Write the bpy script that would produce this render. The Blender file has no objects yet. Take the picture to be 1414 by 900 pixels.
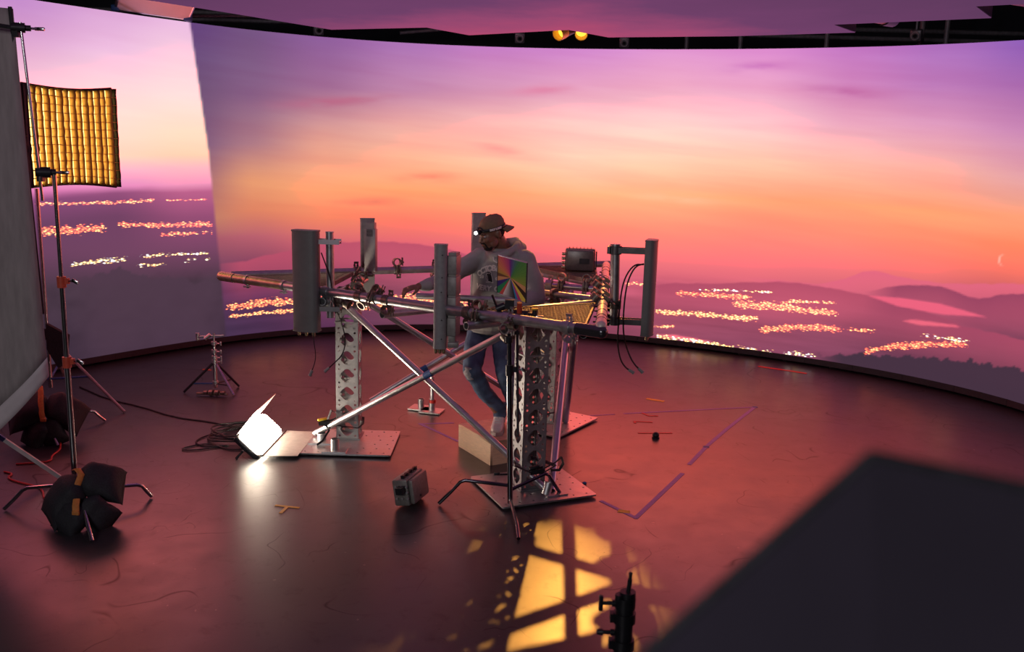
import bpy, bmesh, math, random
import numpy as np
from mathutils import Vector as V, Matrix, noise as mnoise
from mathutils.bvhtree import BVHTree
random.seed(7)
SC = bpy.context.scene
COL = SC.collection

# ------------------------------------------------------------------ camera, world, exposure
cd = bpy.data.cameras.new('camera'); cam = bpy.data.objects.new('camera', cd); COL.objects.link(cam)
PITCH, ROLL, CAMH = 0.190364, 0.027023, 2.388688
F_ = V((0, math.cos(PITCH), -math.sin(PITCH))); U0 = V((0, math.sin(PITCH), math.cos(PITCH))); R0 = V((1, 0, 0))
R_ = R0*math.cos(ROLL)+U0*math.sin(ROLL); U_ = -R0*math.sin(ROLL)+U0*math.cos(ROLL)
m = Matrix.Identity(4)
for i in range(3):
    m[i][0], m[i][1], m[i][2] = R_[i], U_[i], -F_[i]
m[2][3] = CAMH
cam.matrix_world = m
cd.sensor_width = 36.0; cd.lens = 1250/1414*36.0; cd.clip_start = 0.02; cd.clip_end = 200
cd.dof.use_dof = True; cd.dof.focus_distance = 6.4; cd.dof.aperture_fstop = 2.9
SC.camera = cam

w = bpy.data.worlds.new('studio_air'); SC.world = w; w.use_nodes = True
bg = w.node_tree.nodes['Background']; bg.inputs[0].default_value = (0.55, 0.45, 0.75, 1); bg.inputs[1].default_value = 0.03

SC.view_settings.view_transform = 'Standard'; SC.view_settings.look = 'None'
SC.view_settings.exposure = 0.0; SC.view_settings.gamma = 1.0; SC.view_settings.use_curve_mapping = False
cy = SC.cycles
cy.max_bounces = 7; cy.diffuse_bounces = 3; cy.glossy_bounces = 4; cy.transmission_bounces = 3; cy.sample_clamp_indirect = 6.0
cy.use_denoising = True; cy.caustics_reflective = False; cy.caustics_refractive = False

# ------------------------------------------------------------------ helpers
def lin(c):
    return tuple((x/255/12.92 if x/255 <= .04045 else ((x/255+.055)/1.055)**2.4) for x in c)
def setp(o, label=None, cat=None, group=None, kind=None):
    if label: o['label'] = label
    if cat: o['category'] = cat
    if group: o['group'] = group
    if kind: o['kind'] = kind
    return o
def thing(name, label, cat, loc=(0, 0, 0), group=None):
    o = bpy.data.objects.new(name, None); COL.objects.link(o); o.location = loc
    o.empty_display_size = .1
    return setp(o, label, cat, group)
def wloc(o):
    p = V((0, 0, 0))
    while o is not None:
        p += o.location; o = o.parent
    return p
class MB:
    def __init__(s): s.v = []; s.f = []; s.xf = None; s.smooth = []
    def add(s, vs, fs, smooth=False):
        n = len(s.v)
        for p in vs:
            p = V(p); s.v.append(s.xf @ p if s.xf is not None else p)
        for f in fs: s.f.append([i+n for i in f]); s.smooth.append(smooth)
        return s
    def box(s, c, size, rot=None, axes=None):
        hx, hy, hz = [x/2 for x in size]; vs = []
        for x, y, z in ((-1,-1,-1),(1,-1,-1),(1,1,-1),(-1,1,-1),(-1,-1,1),(1,-1,1),(1,1,1),(-1,1,1)):
            p = V((x*hx, y*hy, z*hz))
            if axes: p = axes[0]*p.x+axes[1]*p.y+axes[2]*p.z
            elif rot is not None: p = rot @ p
            vs.append(V(c)+p)
        return s.add(vs, [(0,3,2,1),(4,5,6,7),(0,1,5,4),(1,2,6,5),(2,3,7,6),(3,0,4,7)])
    def bbox(s, c, size, b=.01, rot=None, axes=None, seg=2):
        # box with rounded vertical/horizontal edges by bmesh bevel
        bm = bmesh.new(); bmesh.ops.create_cube(bm, size=1)
        for v in bm.verts: v.co = V((v.co.x*size[0], v.co.y*size[1], v.co.z*size[2]))
        bmesh.ops.bevel(bm, geom=bm.edges[:], offset=b, segments=seg, affect='EDGES', profile=.5)
        vs = []
        for v in bm.verts:
            p = v.co.copy()
            if axes: p = axes[0]*p.x+axes[1]*p.y+axes[2]*p.z
            elif rot is not None: p = rot @ p
            vs.append(V(c)+p)
        bm.verts.index_update(); fs = [[v.index for v in f.verts] for f in bm.faces]; bm.free()
        return s.add(vs, fs, True)
    def tube(s, p, q, r, r2=None, n=12, caps=True):
        return s.path([p, q], r, n, caps, r2)
    def path(s, pts, r, n=10, caps=True, r2=None, flat=1.0):
        pts = [V(p) for p in pts]; k = len(pts)
        d0 = (pts[1]-pts[0]).normalized()
        u = d0.orthogonal().normalized() if abs(d0.z) > .9 else d0.cross(V((0, 0, 1))).normalized()
        vs = []; fs = []
        for i, p in enumerate(pts):
            d = (pts[min(i+1, k-1)]-pts[max(i-1, 0)]).normalized()
            u = (u-d*u.dot(d)).normalized(); w_ = d.cross(u)
            rr = r[i] if isinstance(r, (list, tuple)) else (r+(r2-r)*i/(k-1) if r2 is not None else r)
            for j in range(n):
                a = 2*math.pi*j/n
                vs.append(p+u*(rr*math.cos(a))+w_*(rr*flat*math.sin(a)))
        for i in range(k-1):
            for j in range(n):
                a = i*n+j; b = i*n+(j+1) % n
                fs.append((a, b, b+n, a+n))
        s.add(vs, fs, True)
        if caps:
            s.add(vs[:n], [tuple(reversed(range(n)))]); s.add(vs[-n:], [tuple(range(n))])
        return s
    def pipe(s, p, q, r, th=.004, n=16):
        # open hollow tube with a visible bore
        p = V(p); q = V(q); d = (q-p).normalized(); u = d.orthogonal().normalized(); w_ = d.cross(u); vs = []
        for c, rr in ((p, r), (q, r), (q, r-th), (p, r-th)):
            for j in range(n):
                a = 2*math.pi*j/n; vs.append(c+u*rr*math.cos(a)+w_*rr*math.sin(a))
        fs = []
        for i in range(4):
            for j in range(n):
                a = i*n+j; b = i*n+(j+1) % n; a2 = ((i+1) % 4)*n+j; b2 = ((i+1) % 4)*n+(j+1) % n
                fs.append((a, b, b2, a2))
        return s.add(vs, fs, True)
    def ell(s, c, r, n=12, rot=None):
        vs = []; fs = []; h = n//2+1; r = (r, r, r) if not isinstance(r, (tuple, list)) else r
        for i in range(h+1):
            t = math.pi*i/h
            for j in range(n):
                a = 2*math.pi*j/n; p = V((r[0]*math.sin(t)*math.cos(a), r[1]*math.sin(t)*math.sin(a), r[2]*math.cos(t)))
                vs.append(V(c)+(rot @ p if rot is not None else p))
        for i in range(h):
            for j in range(n):
                a = i*n+j; b = i*n+(j+1) % n
                fs.append((a, a+n, b+n, b))
        return s.add(vs, fs, True)
    def loft(s, rings, caps=True):
        n = len(rings[0]); vs = [p for r in rings for p in r]; fs = []
        for i in range(len(rings)-1):
            for j in range(n):
                a = i*n+j; b = i*n+(j+1) % n; fs.append((a, b, b+n, a+n))
        s.add(vs, fs, True)
        if caps: s.add(rings[0], [tuple(reversed(range(n)))]); s.add(rings[-1], [tuple(range(n))])
        return s
    def prism(s, poly, d):
        # poly: list of 3D points, d: extrusion vector
        n = len(poly); d = V(d); vs = [V(p) for p in poly]+[V(p)+d for p in poly]
        fs = [tuple(reversed(range(n))), tuple(range(n, 2*n))]+[(i, (i+1) % n, (i+1) % n+n, i+n) for i in range(n)]
        return s.add(vs, fs)
    def mesh(s, name, off=V((0, 0, 0))):
        me = bpy.data.meshes.new(name)
        me.from_pydata([tuple(p-off) for p in s.v], [], s.f)
        me.polygons.foreach_set('use_smooth', s.smooth)
        bm = bmesh.new(); bm.from_mesh(me)
        bmesh.ops.remove_doubles(bm, verts=bm.verts[:], dist=1e-6)
        bmesh.ops.recalc_face_normals(bm, faces=bm.faces[:]); bm.to_mesh(me); bm.free()
        try: me.set_sharp_from_angle(angle=math.radians(42))
        except Exception: pass
        me.update(); return me
    def build(s, name, mat, parent=None, local=False, **kw):
        off = V((0, 0, 0)) if (local or parent is None) else wloc(parent)
        return link(name, s.mesh(name, off), mat, parent, **kw)
def link(name, me, mat, parent=None, loc=None, **kw):
    o = bpy.data.objects.new(name, me); COL.objects.link(o)
    if mat is not None:
        me.materials.clear()
        for x in (mat if isinstance(mat, list) else [mat]): me.materials.append(x)
    if parent is not None: o.parent = parent
    if loc is not None: o.location = loc
    setp(o, **kw); return o
def solo(mb, name, mat, label, cat, loc=(0, 0, 0), group=None):
    # a thing that is one mesh, with its origin at loc
    o = link(name, mb.mesh(name, V(loc)), mat, None, loc); return setp(o, label, cat, group)
def copy_tree(o, parent=None):
    c = o.copy(); COL.objects.link(c); c.parent = parent
    for ch in list(o.children): copy_tree(ch, c)
    return c
def remesh(mb, name, voxel, smooth=2, fac=.5):
    me = mb.mesh(name); o = bpy.data.objects.new(name+'_build', me); COL.objects.link(o)
    r = o.modifiers.new('r', 'REMESH'); r.mode = 'VOXEL'; r.voxel_size = voxel; r.use_smooth_shade = True
    s_ = o.modifiers.new('s', 'SMOOTH'); s_.iterations = smooth; s_.factor = fac
    dg = bpy.context.evaluated_depsgraph_get(); dg.update()
    out = bpy.data.meshes.new_from_object(o.evaluated_get(dg)); out.name = name
    bpy.data.objects.remove(o); bpy.data.meshes.remove(me)
    out.polygons.foreach_set('use_smooth', [True]*len(out.polygons))
    return out
def shift(me, off):
    me.transform(Matrix.Translation(-V(off))); return me
def holed(outline, holes, th, name='plate'):
    # flat plate with real holes (XY plane, thickness centred on z=0)
    cu = bpy.data.curves.new(name, 'CURVE'); cu.dimensions = '2D'; cu.fill_mode = 'BOTH'; cu.extrude = th/2
    for poly in [outline]+holes:
        sp = cu.splines.new('POLY'); sp.points.add(len(poly)-1); sp.use_cyclic_u = True
        for p, q in zip(sp.points, poly): p.co = (q[0], q[1], 0, 1)
    o = bpy.data.objects.new(name+'_build', cu); COL.objects.link(o)
    dg = bpy.context.evaluated_depsgraph_get()
    me = bpy.data.meshes.new_from_object(o.evaluated_get(dg)); me.name = name
    bpy.data.objects.remove(o); bpy.data.curves.remove(cu); return me
def circ(cx, cy_, r, n=8, ph=0.0, lobes=0):
    return [(cx+r*(1+(.08*math.cos(4*(2*math.pi*i/n+ph)) if lobes else 0))*math.cos(2*math.pi*i/n+ph), cy_+r*(1+(.08*math.cos(4*(2*math.pi*i/n+ph)) if lobes else 0))*math.sin(2*math.pi*i/n+ph)) for i in range(n)]
def dirv(a): a = math.radians(a); return V((math.cos(a), math.sin(a), 0))
Z = V((0, 0, 1))

# ------------------------------------------------------------------ materials
def mat(name, base, rough=.5, metal=0.0, var=.12, scale=20, bump=0.0, bscale=120, spec=.5, emit=None, es=0, sub=0, rvar=0.0, stretch=None):
    m_ = bpy.data.materials.new(name); m_.use_nodes = True; nt = m_.node_tree; N = nt.nodes; L = nt.links
    b = N['Principled BSDF']; c = lin(base) if max(base) > 1 else base
    b.inputs['Roughness'].default_value = rough; b.inputs['Metallic'].default_value = metal
    b.inputs['Specular IOR Level'].default_value = spec
    tc = N.new('ShaderNodeTexCoord'); src = tc.outputs['Object']
    if stretch:
        mp = N.new('ShaderNodeMapping'); mp.inputs['Scale'].default_value = stretch; L.new(src, mp.inputs[0]); src = mp.outputs[0]
    nz = N.new('ShaderNodeTexNoise'); nz.inputs['Scale'].default_value = scale; nz.inputs['Detail'].default_value = 4; L.new(src, nz.inputs[0])
    rp = N.new('ShaderNodeValToRGB'); rp.color_ramp.elements[0].position = .3; rp.color_ramp.elements[1].position = .7
    rp.color_ramp.elements[0].color = tuple(max(0, x*(1-var)) for x in c)+(1,); rp.color_ramp.elements[1].color = tuple(min(1, x*(1+var)) for x in c)+(1,)
    L.new(nz.outputs[0], rp.inputs[0]); L.new(rp.outputs[0], b.inputs['Base Color'])
    if rvar:
        mr = N.new('ShaderNodeMapRange'); mr.inputs['To Min'].default_value = max(.03, rough-rvar); mr.inputs['To Max'].default_value = min(1, rough+rvar)
        mr.inputs['From Min'].default_value = .3; mr.inputs['From Max'].default_value = .7
        L.new(nz.outputs[0], mr.inputs['Value']); L.new(mr.outputs[0], b.inputs['Roughness'])
    if bump:
        n2 = N.new('ShaderNodeTexNoise'); n2.inputs['Scale'].default_value = bscale; n2.inputs['Detail'].default_value = 3; L.new(src, n2.inputs[0])
        bp = N.new('ShaderNodeBump'); bp.inputs['Strength'].default_value = bump; bp.inputs['Distance'].default_value = .01
        L.new(n2.outputs[0], bp.inputs['Height']); L.new(bp.outputs[0], b.inputs['Normal'])
    if emit is not None:
        b.inputs['Emission Color'].default_value = (lin(emit) if max(emit) > 1 else emit)+(1,); b.inputs['Emission Strength'].default_value = es
    if sub: b.inputs['Subsurface Weight'].default_value = sub; b.inputs['Subsurface Radius'].default_value = (.01, .004, .002)
    return m_
def glow(name, col, strength, sample=True):
    m_ = bpy.data.materials.new(name); m_.use_nodes = True; nt = m_.node_tree; nt.nodes.clear()
    e = nt.nodes.new('ShaderNodeEmission'); o = nt.nodes.new('ShaderNodeOutputMaterial'); nt.links.new(e.outputs[0], o.inputs[0])
    e.inputs[0].default_value = (lin(col) if max(col) > 1 else col)+(1,); e.inputs[1].default_value = strength; return m_
ALU = mat('brushed_aluminium', (.62, .62, .64), .33, .95, .05, 12, rvar=.04)
GALV = mat('galvanised_steel', (.50, .51, .52), .4, .9, .10, 25, rvar=.06)
STEEL = mat('chromed_steel', (.55, .55, .56), .2, 1.0, .1, 30)
DARKM = mat('black_painted_metal', (.025, .025, .03), .38, .3, .3, 30)
BLACKP = mat('black_plastic', (.02, .02, .023), .45, 0, .2, 40)
PLATE = mat('perforated_aluminium', (.36, .36, .37), .50, .6, .10, 25, bump=.02, rvar=.06)
GREYP = mat('grey_radome_plastic', (.19, .195, .185), .42, 0, .08, 12)
LGREY = mat('light_grey_casting', (.30, .30, .30), .5, .1, .1, 30)
MGREY = mat('radio_casting', (.30, .285, .27), .5, .25, .15, 40)
BRONZE = mat('weathered_pipe_sleeve', (.42, .36, .25), .4, .8, .2, 25)
ORANGE = mat('orange_webbing', (.62, .22, .05), .7, 0, .15, 60)
REDP = mat('red_collar', (.62, .09, .05), .4, 0, .1, 30)
BLUET = mat('blue_tape', (.03, .10, .30), .6, 0, .1, 60)
CABLE = mat('black_rubber', (.012, .012, .014), .5, 0, .2, 30)
REDC = mat('red_rubber', (.5, .03, .03), .5, 0, .2, 30)
BAG = mat('black_nylon', (.018, .018, .024), .75, 0, .3, 90, bump=.25, bscale=60)
WOOD = mat('birch_plywood', (.78, .56, .36), .55, 0, .14, 8, stretch=(2, 2, 30))
WHITEP = mat('white_paint', (.7, .7, .7), .45, 0, .08, 20)
YELT = mat('yellow_tape', (.75, .50, .04), .6, 0, .1, 60)
PURT = mat('purple_tape', (.27, .19, .50), .55, 0, .15, 60)
REDT = mat('red_tape', (.6, .03, .02), .6, 0, .1, 60)
BRASS = mat('brass_connector', (.75, .6, .35), .25, .9, .1, 60)
# amber spot: the lamp seen in the ceiling gap, throwing the tower's shadow onto the floor
ld = bpy.data.lights.new('amber_spot', 'SPOT'); lo = bpy.data.objects.new('amber_spot', ld); COL.objects.link(lo)
lo.location = (.755, 10.40, 3.74); ld.energy = 820; ld.color = (1.0, .42, .07); ld.spot_size = math.radians(13.5); ld.spot_blend = .4; ld.shadow_soft_size = .035
lo.rotation_euler = (V((.12, 4.40, 0))-V(lo.location)).to_track_quat('-Z', 'Y').to_euler()

# neutral studio softlight high behind the camera, the only lamp on this side
ad = bpy.data.lights.new('studio_softlight', 'AREA'); ao = bpy.data.objects.new('studio_softlight', ad); COL.objects.link(ao)
ad.shape = 'RECTANGLE'; ad.size = 2.4; ad.size_y = 1.6; ad.energy = 110; ad.color = (1.0, .94, .97); ao.location = (-2.6, -2.5, 3.9)
ao.rotation_euler = (V((-.4, 6.4, 1.2))-V(ao.location)).to_track_quat('-Z', 'Y').to_euler()

WALL = [(-5.154,5.706,3.707),(-5.21,5.964,3.707),(-5.252,6.225,3.707),(-5.28,6.487,3.707),(-5.295,6.751,3.707),(-5.296,7.016,3.707),(-5.283,7.279,3.707),(-5.256,7.542,3.707),(-5.216,7.803,3.707),(-5.162,8.062,3.707),(-5.094,8.318,3.707),(-5.013,8.569,3.707),(-4.919,8.816,3.707),(-4.813,9.058,3.707),(-4.666,9.279,3.707),(-4.509,9.491,3.707),(-4.355,9.701,3.707),(-4.199,9.91,3.707),(-4.04,10.115,3.706),(-3.874,10.316,3.706),(-3.7,10.512,3.705),(-3.517,10.699,3.704),(-3.323,10.878,3.703),(-3.12,11.046,3.702),(-2.906,11.202,3.701),(-2.682,11.344,3.7),(-2.449,11.472,3.698),(-2.208,11.584,3.697),(-1.96,11.68,3.695),(-1.707,11.759,3.693),(-1.449,11.822,3.691),(-1.188,11.868,3.689),(-0.925,11.897,3.686),(-0.661,11.911,3.684),(-0.398,11.909,3.681),(-0.136,11.893,3.678),(0.124,11.864,3.675),(0.382,11.822,3.672),(0.636,11.769,3.668),(0.887,11.705,3.665),(1.135,11.631,3.661),(1.379,11.549,3.657),(1.621,11.459,3.653),(1.86,11.361,3.648),(2.096,11.255,3.644),(2.33,11.142,3.639),(2.563,11.021,3.634),(2.793,10.893,3.629),(3.022,10.756,3.623),(3.248,10.611,3.618),(3.472,10.455,3.612),(3.692,10.289,3.606),(3.907,10.111,3.599),(4.115,9.921,3.593),(4.314,9.718,3.586),(4.502,9.5,3.579),(4.675,9.269,3.572),(4.829,9.024,3.564),(4.962,8.765,3.557),(5.064,8.493,3.551),(5.14,8.213,3.551),(5.201,7.929,3.551),(5.248,7.642,3.551),(5.279,7.353,3.551),(5.295,7.063,3.551),(5.296,6.773,3.551),(5.282,6.483,3.551),(5.252,6.194,3.551),(5.208,5.907,3.551),(5.148,5.623,3.551),(5.074,5.342,3.551),(4.985,5.065,3.551),(4.882,4.794,3.551)]
BOUND = [(5.293,1.0),(5.375,0.809),(5.461,0.608),(5.531,0.328),(5.56,0.208),(5.598,0.006)]
INNER = [(5.322,[(0.984,(103,70,125)),(0.809,(112,81,117)),(0.63,(128,91,124)),(0.493,(165,104,110)),(0.401,(190,128,105)),(0.331,(165,89,104)),(0.238,(120,71,97)),(0.167,(92,55,90)),(0.023,(72,52,80))]),(6.001,[(0.985,(118,85,130)),(0.798,(135,94,132)),(0.635,(175,123,135)),(0.516,(232,153,112)),(0.42,(225,133,100)),(0.335,(185,96,110)),(0.25,(140,71,97)),(0.151,(98,52,90)),(0.026,(75,48,78))]),(6.919,[(0.991,(145,97,157)),(0.837,(160,104,145)),(0.728,(205,143,150)),(0.617,(240,165,140)),(0.493,(255,165,115)),(0.393,(245,133,100)),(0.304,(212,100,112)),(0.214,(165,74,100)),(0.11,(118,64,87)),(0.015,(95,52,85))]),(7.94,[(0.993,(175,118,183)),(0.839,(195,133,170)),(0.727,(240,172,165)),(0.613,(252,182,150)),(0.485,(255,165,112)),(0.381,(252,126,105)),(0.289,(228,100,118)),(0.21,(185,88,112)),(0.103,(135,69,92)),(0.005,(112,63,84))]),(9.071,[(0.994,(200,128,198)),(0.851,(215,148,180)),(0.738,(252,186,180)),(0.61,(255,196,165)),(0.494,(255,172,120)),(0.376,(255,136,112)),(0.27,(238,106,120)),(0.176,(195,88,115)),(0.081,(150,71,97)),(0.004,(125,67,90))]),(10.209,[(0.996,(213,138,205)),(0.871,(232,162,195)),(0.76,(255,196,195)),(0.634,(255,212,185)),(0.494,(255,179,130)),(0.39,(255,143,115)),(0.285,(252,118,122)),(0.18,(205,93,118)),(0.072,(160,77,100)),(0.005,(140,71,94))]),(11.328,[(0.996,(224,146,205)),(0.876,(242,173,200)),(0.768,(255,205,203)),(0.645,(255,215,185)),(0.509,(255,180,130)),(0.396,(255,146,120)),(0.294,(252,123,126)),(0.199,(212,98,122)),(0.1,(168,81,104)),(0.008,(150,75,98))]),(12.401,[(0.994,(222,140,205)),(0.879,(238,165,200)),(0.763,(255,200,205)),(0.645,(255,205,175)),(0.513,(255,171,122)),(0.404,(255,140,120)),(0.294,(250,120,126)),(0.208,(215,100,122)),(0.108,(165,79,104)),(-0.005,(145,74,100))]),(13.411,[(0.995,(195,118,193)),(0.88,(208,130,185)),(0.769,(240,172,195)),(0.645,(255,190,168)),(0.519,(255,168,120)),(0.416,(255,143,118)),(0.311,(248,120,124)),(0.217,(200,96,118)),(0.122,(150,75,100)),(0.003,(135,71,97))]),(14.361,[(1.0,(172,110,188)),(0.879,(190,122,185)),(0.763,(225,156,192)),(0.635,(250,176,160)),(0.517,(255,164,115)),(0.419,(255,138,110)),(0.331,(250,120,115)),(0.243,(190,93,115)),(0.143,(140,71,94)),(-0.003,(80,50,74))]),(15.269,[(1.002,(140,94,184)),(0.875,(170,105,173)),(0.756,(205,138,185)),(0.627,(232,162,165)),(0.527,(250,164,122)),(0.437,(252,138,100)),(0.356,(245,116,102)),(0.274,(165,77,100)),(0.172,(118,67,90)),(0.008,(66,46,60))])]
OUTER = [(3.461,[(0.99,(200,143,205)),(0.887,(222,165,208)),(0.792,(250,196,215)),(0.696,(255,220,215)),(0.599,(255,205,190)),(0.544,(250,172,205)),(0.497,(230,128,185)),(0.471,(140,77,122)),(0.402,(112,67,100)),(0.322,(110,67,96)),(0.222,(74,56,70)),(0.018,(64,48,64))]),(4.346,[(0.993,(222,168,215)),(0.892,(240,190,225)),(0.79,(255,215,220)),(0.696,(255,228,212)),(0.602,(255,215,190)),(0.556,(252,182,205)),(0.503,(240,143,195)),(0.48,(150,81,124)),(0.411,(115,67,100)),(0.303,(115,69,98)),(0.205,(74,56,68)),(0.006,(66,48,64))]),(5.157,[(0.996,(238,190,228)),(0.892,(248,205,222)),(0.783,(255,225,222)),(0.673,(255,228,200)),(0.595,(255,212,180)),(0.557,(250,185,195)),(0.505,(245,153,190)),(0.48,(190,98,140)),(0.403,(150,79,117)),(0.311,(125,71,102)),(0.195,(76,56,70)),(0.006,(68,48,66))])]
HILLS = [([(5.52,0.247),(5.887,0.251),(6.259,0.271),(6.725,0.294),(7.098,0.303),(7.566,0.307),(7.943,0.302),(8.417,0.286),(8.8,0.262),(9.475,0.226)],(186,80,106)),([(12.465,0.25),(12.814,0.248),(13.239,0.251),(13.523,0.277),(13.717,0.307),(13.891,0.317),(14.12,0.305),(14.593,0.3),(15.456,0.336)],(228,104,130)),([(11.015,0.182),(11.479,0.204),(12.116,0.22),(12.643,0.24),(12.986,0.248),(13.41,0.243),(13.824,0.234),(14.313,0.214),(14.875,0.185),(15.54,0.179)],(178,78,104)),([(13.819,0.248),(14.013,0.269),(14.301,0.286),(14.596,0.291),(14.874,0.276),(15.009,0.272),(15.177,0.29),(15.47,0.31)],(146,66,96)),([(13.316,0.013),(13.608,0.024),(13.892,0.045),(14.215,0.052),(14.454,0.061),(14.648,0.072),(14.921,0.081),(15.236,0.085),(15.585,0.094)],(70,50,66))]
OHILLS = [([(3.798,0.225),(4.038,0.244),(4.328,0.255),(4.619,0.221),(5.059,0.205),(5.601,0.171)],(80,58,74))]
LAKE = [([(13.8,0.233),(14.145,0.239),(14.618,0.239),(15.108,0.223),(14.631,0.208),(14.155,0.212)],(238,100,128)),([(14.211,0.168),(14.327,0.178),(14.798,0.183),(14.839,0.178),(14.413,0.164)],(240,105,128)),([(11.285,0.012),(11.52,0.019),(12.032,0.01),(11.804,0.002)],(250,120,140))]
CITIES = [([(5.79,0.206),(6.16,0.207),(6.626,0.198)],0.0049,0.7,0.2),([(5.592,0.098),(5.917,0.1),(6.151,0.104),(6.62,0.098),(6.902,0.097)],0.0147,0.9,0.25),([(5.606,0.066),(5.96,0.068),(6.242,0.069),(6.665,0.064)],0.0074,0.9,0.4),([(7.048,0.207),(7.33,0.206)],0.0052,0.8,0.3),([(7.566,0.205),(7.944,0.204),(8.23,0.2)],0.0079,0.9,0.3),([(7.185,0.067),(7.565,0.077),(7.946,0.097),(8.522,0.09),(8.811,0.087)],0.0212,0.9,0.3),([(10.824,0.188),(11.249,0.19)],0.0079,0.7,0.4),([(9.718,0.208),(10.249,0.195),(10.633,0.192)],0.008,0.7,0.3),([(9.676,0.154),(10.543,0.159)],0.0081,0.6,0.4),([(11.487,0.17),(12.037,0.175),(12.484,0.181)],0.0103,0.9,0.2),([(11.715,0.187),(12.212,0.198),(12.74,0.206)],0.0051,0.5,0.9),([(12.224,0.15),(12.753,0.162),(13.099,0.159),(13.52,0.163)],0.0151,0.9,0.3),([(12.876,0.183),(13.175,0.189),(13.508,0.196)],0.0049,0.8,0.5),([(11.221,0.095),(11.78,0.103),(12.236,0.104),(12.591,0.111)],0.0105,0.9,0.5),([(11.138,0.04),(11.56,0.049)],0.0053,0.7,0.4),([(12.558,0.072),(12.946,0.094),(13.286,0.107),(13.604,0.111)],0.0126,0.95,0.2),([(13.619,0.114),(13.945,0.123)],0.0071,0.7,0.3),([(13.808,0.048),(14.124,0.08),(14.513,0.11),(14.977,0.133)],0.0118,0.95,0.15),([(14.424,0.135),(14.74,0.138),(15.013,0.142)],0.0067,0.5,0.95),([(11.286,0.007),(11.804,0.002),(12.355,-0.004),(12.799,0.0)],0.0106,0.75,0.8),([(12.886,0.004),(13.316,0.013)],0.0075,0.6,1.0)]
OCITIES = [([(3.442,0.459),(3.853,0.456),(4.329,0.454),(4.795,0.46)],0.0059,0.9,0.3),([(4.881,0.457),(5.44,0.458)],0.0033,0.8,0.2),([(3.458,0.381),(3.835,0.38),(4.231,0.382)],0.014,0.95,0.15),([(4.315,0.392),(4.824,0.381),(5.501,0.378)],0.0086,0.95,0.15),([(4.775,0.353),(5.488,0.35)],0.0056,0.8,0.15),([(3.774,0.285),(4.128,0.283),(4.461,0.285)],0.0083,0.7,0.9),([(4.499,0.264),(4.933,0.254)],0.0066,0.7,0.85),([(4.547,0.29),(5.506,0.284)],0.0055,0.5,0.9),([(5.069,0.265),(5.503,0.262)],0.0069,0.3,0.9)]
STREAKS = [([(6.302,0.765),(7.935,0.819)],(190,105,135)),([(7.753,0.53),(8.687,0.547)],(245,135,110)),([(6.825,0.436),(7.941,0.454)],(240,120,100)),([(9.226,0.845),(10.15,0.871)],(225,130,165)),([(12.712,0.88),(13.839,0.852)],(195,105,165)),([(10.767,0.506),(12.046,0.495)],(255,190,150)),([(11.934,0.937),(12.774,0.948)],(200,110,185)),([(8.68,0.668),(9.622,0.628)],(250,165,155))]
MOON = [(15.213,0.394)]
# ------------------------------------------------------------------ room shell
fm = bpy.data.materials.new('painted_stage_floor'); fm.use_nodes = True
nt = fm.node_tree; N = nt.nodes; L = nt.links; b = N['Principled BSDF']
tc = N.new('ShaderNodeTexCoord')
def NZ(scale, detail=5, rough=.55, src=None, dist=0):
    n = N.new('ShaderNodeTexNoise'); n.inputs['Scale'].default_value = scale; n.inputs['Detail'].default_value = detail
    n.inputs['Roughness'].default_value = rough; n.inputs['Distortion'].default_value = dist; L.new(src or tc.outputs['Object'], n.inputs[0]); return n.outputs[0]
def RAMP(src, stops):
    r = N.new('ShaderNodeValToRGB'); e = r.color_ramp.elements
    while len(e) < len(stops): e.new(.5)
    for x, (p, c) in zip(e, stops): x.position = p; x.color = c if len(c) == 4 else tuple(c)+(1,)
    L.new(src, r.inputs[0]); return r.outputs[0]
def MIX(f, a, b_, mode='MIX'):
    x = N.new('ShaderNodeMix'); x.data_type = 'RGBA'; x.blend_type = mode
    for s_, v in ((x.inputs[0], f), (x.inputs[6], a), (x.inputs[7], b_)):
        if isinstance(v, (int, float)): s_.default_value = v
        elif isinstance(v, tuple): s_.default_value = v
        else: L.new(v, s_)
    return x.outputs[2]
base = RAMP(NZ(1.3, 6, .6), [(.3, (.028, .027, .032)), (.7, (.040, .038, .042))])
grime = RAMP(NZ(7, 7, .7, dist=.4), [(.55, (0, 0, 0)), (.72, (1, 1, 1))])
c1 = MIX(grime, base, (.017, .017, .018, 1))
# dark scuffs: thin wandering lines where two noises meet zero
def LINES(scale, width, cov, cscale):
    n = NZ(scale, 2, .4, dist=.25)
    a = N.new('ShaderNodeMath'); a.operation = 'SUBTRACT'; L.new(n, a.inputs[0]); a.inputs[1].default_value = .5
    a2 = N.new('ShaderNodeMath'); a2.operation = 'ABSOLUTE'; L.new(a.outputs[0], a2.inputs[0])
    ln = RAMP(a2.outputs[0], [(0, (1, 1, 1)), (width, (0, 0, 0))])
    cv = RAMP(NZ(cscale, 3), [(cov, (0, 0, 0)), (cov+.05, (1, 1, 1))])
    return MIX(1.0, ln, cv, 'MULTIPLY')
c2 = MIX(MIX(1.0, LINES(1.1, .0035, .50, 1.3), LINES(2.6, .005, .54, 1.1), 'LIGHTEN'), c1, (.012, .01, .01, 1))
spots = RAMP(NZ(26, 2, .5), [(.70, (0, 0, 0)), (.74, (1, 1, 1))])
spots = MIX(1.0, spots, RAMP(NZ(1.1, 3), [(.5, (0, 0, 0)), (.62, (1, 1, 1))]), 'MULTIPLY')
c3 = MIX(spots, c2, (.015, .012, .012, 1))
pale = RAMP(NZ(19, 2, .4), [(.76, (0, 0, 0)), (.78, (1, 1, 1))])
c4 = MIX(pale, c3, (.16, .14, .12, 1))
L.new(c4, b.inputs['Base Color'])
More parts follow.
